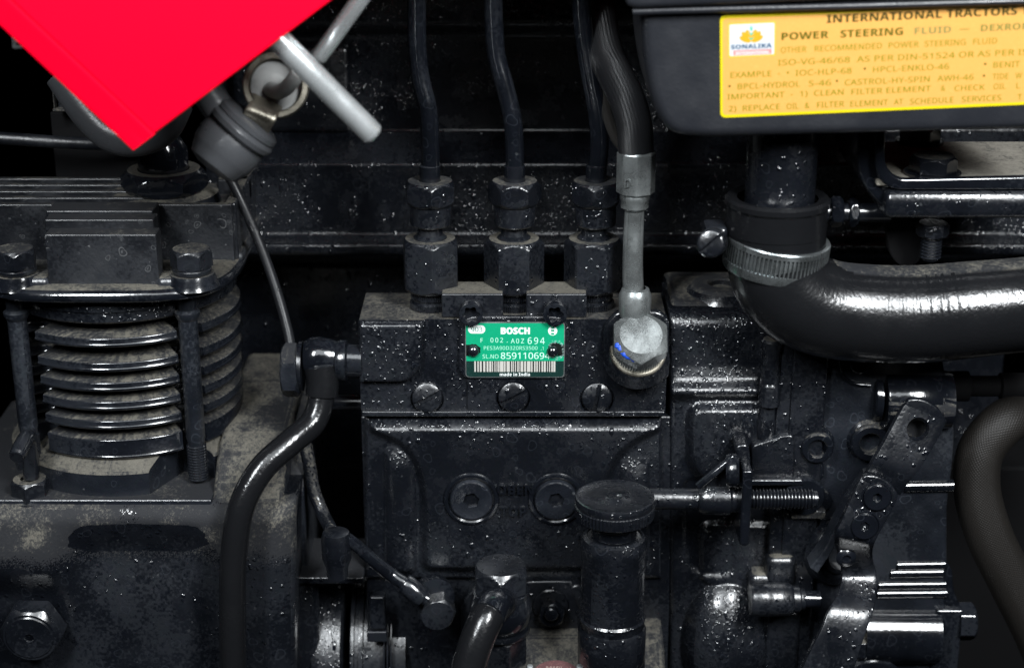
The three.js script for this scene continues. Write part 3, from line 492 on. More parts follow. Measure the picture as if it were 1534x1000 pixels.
// ---------------------------------------------------------------- air compressor: finned cylinder, head, bolts
const CX = W(163, 560, 0).x, CZ = -46;
{
  const y = (py, z = 14) => W(163, py, z).y;
  const t = thing('air_compressor', 'black finned air compressor cylinder with cast head, left of the pump', 'air compressor', V(CX, y(752), CZ));
  const P = (yy) => V(CX, yy, CZ);
  // gap for the studs
  const studA = [Math.atan2(41.5, 46), -Math.atan2(43.5, 46)];  // angles from +z
  const notch = (R, dep = 12, hw = 0.095) => (q) => { let a = q; let r = R; for (const s of studA) { const d = Math.abs(Math.atan2(Math.sin(a - s), Math.cos(a - s))); r -= dep * (1 - smooth(d, hw * 0.75, hw * 1.25)); } return r; };
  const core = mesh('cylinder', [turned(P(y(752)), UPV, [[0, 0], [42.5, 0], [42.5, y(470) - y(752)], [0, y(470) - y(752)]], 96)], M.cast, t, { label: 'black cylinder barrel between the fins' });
  const F = [507, 544, 574, 603, 632, 661];
  F.forEach((py, i) => {
    const yy = y(py), f = notch(60.5 - 0.35 * i), g = (k) => (q) => f(q) - k;
    const last = i === 5, th = last ? 10 : 4.2;
    mesh('cooling_fin', rings(P(yy - th), UPV, [[-1.2, 42], [-0.9, g(1.6)], [-0.5, g(0.5)], [0, g(0.05)], [0.5, g(-0.15)], [1.0, g(0.05)], [1.4, g(0.45)], [th - 0.7, g(0.3)], [th - 0.3, g(0.5)], [th, g(0.95)], [th + 0.7, g(7)], [th + 1.3, 42]], 176, FRONT, 50), M.gloss, t, { dust: (nx, ny, nz, x, yv, zz) => (ny > 0.9 ? (x > CX + 40 ? 2 : rnd() < 0.35 ? 3 : 2) : ny > 0.8 ? 2 : 0) });
  });
  // foot flange below the fins, cut off obliquely in front
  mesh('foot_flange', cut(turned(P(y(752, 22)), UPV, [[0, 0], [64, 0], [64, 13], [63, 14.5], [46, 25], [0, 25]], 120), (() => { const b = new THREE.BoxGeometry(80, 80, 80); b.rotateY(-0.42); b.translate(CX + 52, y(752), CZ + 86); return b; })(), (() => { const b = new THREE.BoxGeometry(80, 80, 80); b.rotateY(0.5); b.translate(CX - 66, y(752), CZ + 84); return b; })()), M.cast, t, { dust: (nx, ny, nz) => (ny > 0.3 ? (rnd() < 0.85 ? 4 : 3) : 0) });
  mesh('upper_collar', turned(P(y(488)), UPV, [[50, 0], [57, 0], [58.5, 1.2], [58.5, 6], [59.6, 6.6], [59.6, 13], [57, 14]], 120), M.wet, t);
  // studs with threaded lower end
  for (const [dx, dz, low] of [[41.5, 46, 716], [-43.5, 46, 700]]) {
    const px = CX + dx, z = CZ + dz, yy = (q) => W(290, q, z).y;
    const s = mesh('stud', turned(V(px, yy(low), z), UPV, [[0, 0], [4.4, 0], [4.4, 22], [4.85, 23], [4.85, yy(478) - yy(low)], [5.4, yy(476) - yy(low)], [6.4, yy(470) - yy(low)], [6.4, yy(466) - yy(low)], [4.8, yy(462) - yy(low)], [4.8, yy(440) - yy(low)]], 36), M.cast, t);
    mesh('stud_thread', thread(V(px, yy(low) - 0.2, z), UPV, 21, 5.1, 1.5, 36), M.steelBlack, s);
  }
  // head
  const yp = y(457, 22);
  const outline = (R) => (q) => R / Math.pow(Math.pow(Math.abs(Math.sin(q)) * 1.03, 3.6) + Math.pow(Math.abs(Math.cos(q)), 3.6), 1 / 3.6);
  mesh('head_flange', rings(P(yp), UPV, [[0, 40], [0, 64], [0.5, outline(66)], [1.6, outline(67.4)], [3.4, outline(67.8)], [5.2, outline(67.2)], [6.6, outline(65.6)], [7.6, 62], [7.6, 0]], 160, FRONT, 40), M.gloss, t, { dust: (nx, ny) => (ny > 0.85 ? 3 : 0) });
  const hx0 = W(-60, 300, -20).x, hx1 = W(349, 330, -20).x, z0 = -27, top = W(160, 306, z0).y;
  const head = mesh('head_block', [rbox(hx0, yp + 5, -112, hx1 - 1, top - 8, z0 - 2, 1.6), rbox(hx0, yp + 4, -112, hx1 + 2.5, yp + 10, z0 - 4, 3)], M.wornDull, t, { dust: (nx, ny) => (ny > 0.9 ? 2 : 0) });
  for (let k = 0; k < 7; k++) mesh('head_fin', rbox(k > 4 ? W(92, 240, -90).x : hx0, k ? top - 14 : yp + 6, z0 - 4 - k * 12.6, W(k === 0 ? 346 : 225 - k * 2, 300, z0).x, top + (k > 4 ? 2 : 0), z0 - k * 12.6, 0.7), M.wornDull, t, { dust: up(0.9, 2) });
  mesh('head_fin', rbox(W(300, 300, z0).x, top - 12, -84, hx1, top, -76, 1.3), M.wornDull, t, { dust: up(0.9, 3) });
  mesh('head_side_wall', rbox(hx1 - 6, yp + 6, -112, hx1, top, z0 - 3, 1.4), M.worn, t, { dust: up(0.9, 3) });
  mesh('head_boss', turned(V(W(245, 280, -62).x, top - 10, -62), UPV, [[0, 0], [30, 0], [28, 7], [24, 9], [0, 9.4]], 60), M.worn, t, { dust: up(0.6, 3) });
  // three plates that step up in front
  const X = (q, z) => W(q, 380, z).x;
  mesh('front_step', rbox(X(68, 12), yp + 5.5, 0, X(235, 12), W(150, 351, 12).y, 12, 0.8), M.wornDull, t, { dust: up(0.9, 1) });
  mesh('front_step', rbox(X(70, 2), yp + 6, -10, X(233, 2), W(150, 329, 2).y, 1.5, 0.8), M.wornDull, t, { dust: up(0.9, 1) });
  mesh('front_step', rbox(X(72, -6), yp + 6, -24, X(232, -6), W(150, 317, -6).y, -8, 0.8), M.wornDull, t, { dust: up(0.9, 1) });
  // bolts on round bosses
  for (const [bx, z] of [[287, 6], [24, 6]]) {
    const cx = W(bx, 400, z).x, Y = (q) => W(bx, q, z).y;
    mesh('bolt_boss', turned(V(cx, yp + 5, z), UPV, [[0, 0], [13.2, 0], [12, 2.5], [11.6, Y(411) - yp - 6], [10.8, Y(408) - yp - 5], [0, Y(408) - yp - 5]], 48), M.gloss, t, { dust: up(0.8, 3) });
    mesh('boss_web', rbox(cx + (bx > 100 ? -17 : -4), yp + 4, z - 14, cx + (bx > 100 ? 3 : 17), Y(409), z + 7.5, 3.4, 4), M.cast, t, { dust: up(0.8, 3) });
    mesh('washer', turned(V(cx, Y(407), z), UPV, [[0, 0], [9.3, 0], [9.6, 0.6], [9.6, 1.9], [9.2, 2.4], [9.4, 2.8], [9.4, 4.4], [0, 4.6]], 40), M.steelBlack, t);
    mesh('head_bolt', hex(V(cx, Y(399) + 0.6, z), UPV, Y(373) - Y(399), 9.2, { ph: bx > 100 ? 0.55 : 0.2, c: 0.17 }), M.steelBlack, t, { dust: up(0.85, bx > 100 ? 3 : 2) });
  }
  // outlet union on the head: big hexagon and stepped plug
  const uz = -58, ux = W(246, 270, uz).x, uy = (q) => W(246, q, uz).y;
  mesh('union_hexagon', hex(V(ux, uy(287), uz), UPV, uy(252) - uy(287), 19.6, { ph: 0.62, bottom: true, hole: 13.4, c: 0.13 }), M.gloss, t, { dust: up(0.8, 3) });
  mesh('union_plug', turned(V(ux, uy(262), uz), UPV, [[0, 0], [12.6, 0], [12.9, 1], [12.9, 14], [10.6, 18], [9.4, 20], [9.4, 44], [0, 44]], 44), M.gloss, t);
}
single('air_hose', 'dark round hose bend showing under the corner of the red panel', 'hose', sweep([W(95, 110, -20), W(135, 168, -15), W(170, 200, -12), W(205, 205, -12), W(240, 190, -15), W(262, 150, -22)], 9.5, { seg: 50, n: 28 }), M.boot);
{ // pipe and angle bracket in the dark upper left
  const t = thing('coolant_pipe', 'black scuffed pipe crossing the dark gap above the compressor fins', 'pipe', W(60, 214, -60));
  mesh('pipe', sweep([W(-60, 203, -58), W(20, 208, -58), W(110, 214, -60), W(190, 216, -66), W(260, 210, -76)], sc(9.5, 210, -58), { seg: 40, n: 24 }), M.wornDull, t);
  const b = thing('angle_bracket', 'black angle bracket with pale chipped edge beside the red panel', 'bracket', W(120, 168, -70));
  mesh('upright_plate', pbox(80, 90, 260, 163, -72, 4, 0.8), M.damp, b);
  mesh('lower_plate', pbox(74, 168, 260, 330, -80, 4, 0.8), M.dark, b);
  mesh('chipped_edge', [pbox(78, 163, 122, 167, -68, 6, 0.4), pbox(77, 130, 82, 166, -69, 5, 0.4)], M.dust[2], b);
  single('hose_clip', 'small pale metal clip at the left edge of the red panel', 'clip', [pbox(14, 40, 34, 74, 60, 4, 1), pbox(17, 46, 31, 66, 62, 3, 1)], M.zinc);
}

// ---------------------------------------------------------------- crankcase under the compressor
{
  const z = 24, Y = (q, zz = z) => W(200, q, zz).y, X = (q, zz = z) => W(q, 850, zz).x;
  const t = thing('crankcase', 'black dusty crankcase casting under the finned compressor', 'crankcase', V(X(180), Y(1000), -20));
  const yt = Y(757, 26), x0 = X(-80), x1 = X(441);
  const pocket = inside([[84, 792], [200, 784], [318, 792], [318, 1300], [84, 1300]], [110, 60, 110, 0, 0]);
  const front = (x, y) => {
    const top = smooth(y, 757, 782), roll = -11 * (1 - Math.sqrt(Math.max(0, 1 - (1 - clamp((y - 757) / 30)) ** 2)));
    const d = pocket(x, y), deep = smooth(d, -14, 64), floorBack = 5 * (1 - smooth(y, 815, 925)) + 2 + 5 * smooth(x, 270, 312);
    const side = -9 * (1 - Math.sqrt(Math.max(0, 1 - (1 - clamp((441 - x) / 40)) ** 2)));
    const lobe = 4 * Math.exp(-(((x - 20) / 70) ** 2) - ((y - 835) / 50) ** 2) - 5 * smooth(y, 850, 905) * (1 - smooth(x, 70, 120));
    return roll + side - deep * floorBack + lobe;
  };
  const wob = (x, yv) => 0.5 + 0.5 * Math.sin(x * 0.21 + 2 * Math.sin(yv * 0.09)) * Math.cos(yv * 0.17 + Math.sin(x * 0.07));
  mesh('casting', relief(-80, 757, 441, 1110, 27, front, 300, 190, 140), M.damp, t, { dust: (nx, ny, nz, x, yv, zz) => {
    if (nz < 0.12 && Math.abs(nx) > 0.5) return 0;
    const a = smooth(yv, Y(858), Y(790)), px = 767 + (x / 0.322), left = px < 105 - 40 * (1 - a) || px > 318, up2 = ny > -0.15 && zz > 13;
    const q = up2 ? a * (left ? 2.4 : 1.5) * (0.5 + 0.6 * wob(x, yv)) : 0;
    return Math.floor(q + rnd() * 0.9);
  } });
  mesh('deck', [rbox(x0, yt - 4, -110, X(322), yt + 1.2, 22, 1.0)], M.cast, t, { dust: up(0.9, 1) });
  // sloping neck to the right of the cylinder, thick with dust
  const nz0 = -74, nyt = W(390, 566, nz0).y;
  const zy = [[-112, yt - 20], [22, yt - 20], [24, yt - 3], [14, yt + 5], [-6, yt + 20], [nz0, nyt], [-112, nyt]];
  mesh('neck', along(zy, X(334, 0), X(437, 0), 4, [0, 0, 8, 10, 14, 8, 0]), M.cast, t, { dust: (nx, ny) => (ny > 0.25 ? (rnd() < 0.75 ? 3 : 2) : 0) });
  mesh('neck_flange', along([[-112, yt - 60], [-8, yt - 60], [-4, yt - 6], [-26, yt + 18], [-80, nyt - 6], [-112, nyt - 6]], X(440, -10), X(462, -10), 1, 6), M.cast, t, { dust: (nx, ny) => (ny > 0.3 ? 2 : 0) });
  const c = W(52, 930, 27), ax = V(0, -0.06, 1);
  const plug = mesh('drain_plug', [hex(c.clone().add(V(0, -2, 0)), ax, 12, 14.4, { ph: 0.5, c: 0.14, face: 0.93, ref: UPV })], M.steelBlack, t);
  mesh('plug_face', turned(c.clone().add(V(0, -2, 0)).addScaledVector(ax.clone().normalize(), 11.6), ax, [[0, 0], [12.2, 0], [12.2, 0.6], [11.6, 1.1], [2.4, 1.1], [2.0, 0.4], [0, 0.4]], 48), M.steelBlack, plug);
}
{ // small bent oil pipe with nut on the deck
  const z = 13, t = thing('oil_pipe', 'short bent steel oil pipe with hexagon nut left of the cylinder', 'oil pipe', W(46, 745, z));
  mesh('pipe', [sweep([W(46, 715, z), W(46, 685, z), W(45, 664, z), W(43, 655, z + 2), W(38, 657, z + 8), W(30, 671, z + 16), W(24, 685, z + 22)], (q) => sc(12, 690, z) * (q > 0.97 ? 0.85 : 1), { seg: 50, n: 24 })], M.steelBlack, t);
  mesh('pipe_nut', hex(V(W(46, 740, z).x, W(46, 743, z).y, z), UPV, W(0, 716, z).y - W(0, 743, z).y, 8.6, { ph: 0.02, c: 0.15, hole: 4.6 }), M.steelBlack, t, { dust: up(0.85, 3) });
  mesh('nut_washer', turned(V(W(46, 740, z).x, W(46, 748, z).y, z), UPV, [[0, 0], [10.6, 0], [10.6, 1.4], [0, 1.6]], 36), M.steelBlack, t);
}

// ---------------------------------------------------------------- hoses and tubes between compressor and pump
{
  const t = thing('oil_hose', 'thick black oil hose curving down from the union in front of the crankcase', 'hose', W(350, 1000, 40));
  mesh('hose', sweep([W(482, 560, 2), W(482, 590, 4), W(470, 630, 10), W(435, 662, 20), W(392, 702, 30), W(362, 758, 38), W(350, 830, 42), W(348, 920, 44), W(350, 1080, 46)], sc(20.2, 760, 30), { seg: 110, n: 36 }), M.rubber, t);
  mesh('hose_sleeve', sweep([W(480, 548, 1), W(483, 572, 2.5), W(482, 592, 4)], sc(24.5, 570, 2), { seg: 20, n: 32 }), M.rubber, t);
  const u = thing('banjo_union', 'black banjo union with hexagon nut between compressor and pump', 'pipe union', W(470, 590, 0));
  const z = 0, r = sc(29, 545, z);
  mesh('union_body', [turned(W(456, 535, z - 4), RIGHT, [[0, 0], [r * 0.86, 0], [r * 1.06, 3], [r * 1.1, 8], [r * 0.95, 14], [r * 0.84, 17], [0, 17]], 44)], M.gloss, u);
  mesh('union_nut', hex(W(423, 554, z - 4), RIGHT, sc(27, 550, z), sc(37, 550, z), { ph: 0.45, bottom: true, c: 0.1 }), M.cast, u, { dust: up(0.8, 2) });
  mesh('union_washer', turned(W(448, 548, z - 4), RIGHT, [[0, 0], [sc(38, 550, z), 0], [sc(38, 550, z), 2], [0, 2]], 44), M.steelBlack, u);
  mesh('union_stub', turned(W(504, 540, z - 4), RIGHT, [[0, 0], [sc(30, 550, z), 0], [sc(32, 550, z), 2], [sc(32, 550, z), 5], [sc(26, 550, z), 6], [sc(26, 550, z), 13], [0, 13]], 44), M.gloss, u);
  mesh('cross_pipe', turned(W(480, 602, -20), RIGHT, [[0, 0], [4.2, 0], [4.2, 26], [0, 26]], 24), M.steelBlack, u);
  single('thin_pipe', 'thin black glossy tube slanting down from the compressor head to the union', 'tube', sweep([W(338, 255, -44), W(352, 282, -42), W(372, 325, -38), W(394, 378, -32), W(414, 435, -24), W(432, 500, -14), W(437, 530, -8)], sc(7.5, 400, -30), { seg: 60, n: 20 }), M.dull);
  const d = thing('return_pipe', 'thin dusty tube with capped fitting and clamp sleeve left of the feed pump', 'tube', W(505, 850, 10));
  mesh('upper_tube', sweep([W(452, 640, -12), W(462, 690, -10), W(470, 735, -6), W(484, 770, 0), W(497, 795, 16)], sc(10, 720, -8), { seg: 40, n: 20 }), M.steelBlack, d, { dust: (nx, ny, nz) => (nx > -0.2 && nz > 0 && rnd() < 0.8 ? 2 : 0) });
  const cz = 27, cx = W(503, 800, cz).x, cy = (q) => W(503, q, cz).y, rr = sc(22.5, 810, cz);
  mesh('capped_fitting', turned(V(cx, cy(862), cz), UPV, [[0, 0], [rr * 0.72, 0], [rr * 0.74, 5], [rr * 0.98, 10], [rr, cy(810) - cy(862)], [rr * 0.97, cy(803) - cy(862)], [rr * 0.88, cy(797) - cy(862)], [rr * 0.8, cy(796) - cy(862)], [0, cy(796.5) - cy(862)]], 44), M.steelBlack, d);
  mesh('lower_tube', sweep([W(518, 805, 27), W(535, 818, 26), W(560, 840, 25), W(585, 860, 22), W(606, 874, 24), W(640, 898, 26)], (q) => sc(9.5 + 1.5 * q, 840, 20), { seg: 50, n: 24 }), M.gloss, d);
  const a = W(604, 872, 24), b = W(634, 896, 26), ax = b.clone().sub(a);
  mesh('clamp_sleeve', turned(a, ax, [[0, 0], [5.0, 0], [5.5, 0.8], [5.7, ax.length() - 1], [5.2, ax.length()], [0, ax.length()]], 32), M.gloss, d);
  mesh('end_union', [turned(W(650, 892, 14), V(0.25, 0.2, 1), [[0, -4], [10.5, -4], [10.8, 0], [10.2, 4], [0, 4.4]], 44)], M.gloss, d);
  mesh('end_bolt', hex(W(653, 908, 16), V(0.12, -0.02, 1), 10, 8.6, { ph: 0.1, c: 0.14 }), M.steelBlack, d);
  mesh('support_plate', rbox(W(440, 860, 4).x, W(0, 872, 4).y, -40, W(545, 860, 4).x, W(0, 862, 4).y, 6, 1), M.damp, d, { dust: up(0.9, 1) });
}
{ // drive coupling at the lower left of the pump
  const t = thing('drive_coupling', 'black wet drive coupling flange between the crankcase and the pump', 'coupling', W(500, 1000, 4));
  const Y = (q, z) => W(500, q, z).y;
  mesh('hub', turned(V(W(456, 940, -6).x, Y(1080, -6), -6), UPV, [[0, 0], [8.4, 0], [8.4, Y(876, 2) - Y(1080, -6)], [7.4, Y(872, 2) - Y(1080, -6)], [0, Y(872, 2) - Y(1080, -6)]], 44), M.damp, t);
  mesh('flange', turned(V(W(478, 940, -45).x, Y(975, -45), -45), RIGHT, [[0, 0], [50, 0], [52, 0.8], [52, 16], [50.8, 16.8], [0, 16.8]], 120), M.wet, t);
  mesh('bearing_ring', turned(V(W(533, 940, -40).x, Y(970, -40), -40), RIGHT, [[0, 0], [44, 0], [45, 0.6], [45, 2.2], [43.4, 2.6], [43.4, 4.4], [45, 4.8], [45, 7], [43, 7.4], [43, 30], [0, 30]], 120), M.damp, t);
  const n = mesh('lock_nut', pbox(552, 894, 578, 944, 7, 8, 1.6), M.gloss, t);
  mesh('lock_tab', pbox(549, 946, 580, 962, 6.5, 6, 1), M.gloss, n);
  for (let k = 0; k < 3; k++) mesh('seal_ring', turned(V(W(581 + k * 5, 925, -38).x, Y(965, -38), -38), RIGHT, [[0, 0], [43.8, 0], [44.8, 0.4], [44.8, 0.9], [43.8, 1.2], [0, 1.2]], 100), M.gloss, t);
}
// ---------------------------------------------------------------- hand primer and feed pump in front of the fuel pump
{
  const z = 44, X = W(920, 800, z).x, y = (q) => W(920, q, z).y, s = (q) => sc(q, 800, z);
  const t = thing('hand_primer', 'black hand primer pump with knurled knob in front of the fuel pump', 'primer pump', V(X, y(985), z));
  const P = (q) => V(X, y(q), z), kn = (r) => (a) => r + 0.28 * Math.sin(a * 64);
  const r = s(59.5), h = y(742) - y(775);
  const knob = mesh('knob', rings(P(775), UPV, [[0, 0], [0, r * 0.86], [1.2, r * 0.95], [1.6, kn(r * 0.985)], [h * 0.6, kn(r)], [h * 0.62, r * 0.97], [h * 0.72, r * 0.985], [h - 1.2, r], [h - 0.3, r * 0.985], [h, r * 0.95], [h - 0.6, r * 0.9], [h - 1.0, r * 0.3], [h - 0.2, r * 0.2], [h - 1.0, r * 0.13], [h - 1.0, 0]], 384, undefined, 30), M.damp, t);
  const b = s(50);
  mesh('neck', turned(P(800), UPV, [[0, 0], [s(34), 0], [s(34), y(786) - y(800)], [s(39), y(782) - y(800)], [s(39), y(772) - y(800)], [0, y(772) - y(800)]], 48), M.damp, t);
  mesh('barrel', turned(P(1000), UPV, [[0, 0], [b * 0.94, 0], [b * 0.97, 4], [b * 0.97, y(928) - y(1000) - 1], [b * 1.0, y(926) - y(1000)], [b * 1.02, y(922) - y(1000)], [b * 0.97, y(919) - y(1000)], [b * 0.97, y(826) - y(1000)], [b, y(818) - y(1000)], [b, y(812) - y(1000)], [b * 0.93, y(803) - y(1000)], [b * 0.82, y(800) - y(1000)], [b * 0.8, y(802) - y(1000)], [0, y(802) - y(1000)]], 80), M.wet, t);
  mesh('lower_sleeve', turned(P(985), UPV, [[0, 0], [b * 1.02, 0], [b * 1.04, 1], [b * 1.04, y(940) - y(985)], [b * 0.98, y(934) - y(985)]], 80), M.damp, t);
  mesh('base_hexagon', hex(P(1020), UPV, y(972) - y(1020), s(45), { ph: 0.35, c: 0.1 }), M.damp, t);
}
{
  const z = 22, Y = (q, zz = z) => W(760, q, zz).y, X = (q, zz = z) => W(q, 950, zz).x;
  const t = thing('feed_pump', 'black dusty feed pump body with red maker plate at the bottom edge', 'feed pump', V(X(800), Y(1060), 10));
  const top = Y(938, 0), fr = 56;
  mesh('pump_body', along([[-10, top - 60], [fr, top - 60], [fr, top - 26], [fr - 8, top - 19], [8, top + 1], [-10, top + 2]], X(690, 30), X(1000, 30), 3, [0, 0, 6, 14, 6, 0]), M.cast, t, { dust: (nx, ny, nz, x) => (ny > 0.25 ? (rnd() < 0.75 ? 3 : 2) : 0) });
  mesh('mounting_flange', plate([[690, 880], [790, 870], [880, 870], [905, 930], [880, 1000], [690, 1000]], 4, 10, { r: 20, b: 1.2 }), M.damp, t);
  const sp = W(825, 912, 8);
  mesh('flange_nut', [turned(sp.clone().setZ(4), FRONT, [[0, -1], [9.6, -1], [9.6, 0.6], [9, 1.2], [0, 1.2]], 44)], M.damp, t);
  const st = mesh('flange_stud', [hex(W(826, 914, 5), V(0, 0, 1), 6, 6.4, { c: 0.14, ph: 0.3 }), turned(W(826, 915, 10), FRONT, [[0, 0], [3.6, 0], [3.6, 4], [3, 4.6], [0, 4.8]], 28)], M.gloss, t);
  mesh('web', strapWeb(), M.damp, t);
  // maker plate, red with pale worn letters, on the sloping top
  const n = V(0, 0.9, 0.45).normalize(), pl = W(833, 1014, fr - 10);
  const ov = document.createElement('canvas'); ov.width = 512; ov.height = 160; const c = ov.getContext('2d'); c.fillStyle = '#38090d'; c.fillRect(0, 0, 512, 160); seed = 11;
  for (let k = 0; k < 900; k++) { c.fillStyle = rnd() < 0.5 ? 'rgba(60,10,12,0.5)' : 'rgba(190,160,140,0.25)'; c.fillRect(rnd() * 512, rnd() * 160, 3 + rnd() * 6, 2 + rnd() * 4); }
  c.fillStyle = '#6d5a54'; c.font = 'bold 52px sans-serif'; c.fillText('BOSCH', 150, 66); c.font = '34px sans-serif'; c.fillText('made in India', 130, 118);
  const tx = new THREE.CanvasTexture(ov); tx.colorSpace = THREE.SRGBColorSpace;
  const sh = new THREE.Shape(); sh.absellipse(0, 0, 12.5, 9, 0, Math.PI * 2); const g = new THREE.ExtrudeGeometry(sh, { depth: 0.6, bevelEnabled: false, curveSegments: 40 }); const ga = g.attributes.position, gu = g.attributes.uv; for (let i = 0; i < ga.count; i++) gu.setXY(i, ga.getX(i) / 25 + 0.5, ga.getY(i) / 18 + 0.5);
  g.rotateX(-55 * DEG); g.translate(pl.x, pl.y, pl.z); g.userData = { keepUV: true };
  const mk = mesh('maker_plate', g, std({ name: 'red_print', map: tx, roughness: 0.5 }), t, { label: 'worn red maker plate' });
  for (const x of [794, 868]) mesh('rivet', turned(W(x, 1000, fr - 10), n, [[0, -2], [1.9, -2], [1.9, 0.6], [1.4, 1.4], [0, 1.8]], 24), M.zinc, mk);
  // hollow bolt, banjo and the hose that leaves to the front
  const cz = 32, cx = W(750, 870, cz).x, yy = (q) => W(750, q, cz).y, s = (q) => sc(q, 890, cz);
  const u = thing('inlet_union', 'black inlet union with tall hexagon bolt and fuel hose at the bottom', 'pipe union', V(cx, yy(1000), cz));
  const C = (q) => V(cx, yy(q), cz);
  mesh('bolt_hexagon', hex(C(880), UPV, yy(846) - yy(880), s(38), { ph: 0.04, c: 0.2 }), M.damp, u);
  mesh('bolt_washer', turned(C(889), UPV, [[0, 0], [s(43), 0], [s(43), 2.4], [s(40), 3], [0, 3]], 48), M.gloss, u);
  mesh('banjo_eye', turned(C(936), UPV, [[0, 0], [s(38), 0], [s(42), 2], [s(45), 5], [s(46.8), 8.5], [s(46.8), 10.5], [s(45), 14], [s(42), yy(890) - yy(936)], [0, yy(888) - yy(936)]], 56), M.gloss, u);
  mesh('lower_washer', turned(C(944), UPV, [[0, 0], [s(43), 0], [s(44), 0.8], [s(43), 2.6], [0, 2.6]], 48), M.steelBlack, u);
  mesh('seat_hexagon', hex(C(988), UPV, yy(946) - yy(988), s(35), { ph: 0.3, c: 0.1 }), M.damp, u);
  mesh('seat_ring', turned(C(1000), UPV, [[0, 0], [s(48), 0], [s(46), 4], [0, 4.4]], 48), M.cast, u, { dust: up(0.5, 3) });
  mesh('hose_nipple', sweep([W(752, 900, 40), W(740, 908, 54), W(732, 922, 60)], s(25), { seg: 16, n: 32 }), M.gloss, u);
  mesh('fuel_line', sweep([W(748, 902, 46), W(732, 920, 58), W(716, 955, 65), W(702, 1000, 70), W(688, 1070, 76)], s(25.5), { seg: 40, n: 36 }), M.rubber, u);
}
function strapWeb() { return [plate([[852, 880], [868, 874], [905, 950], [890, 960]], 9, 8, { r: 6, b: 1.5 })]; }
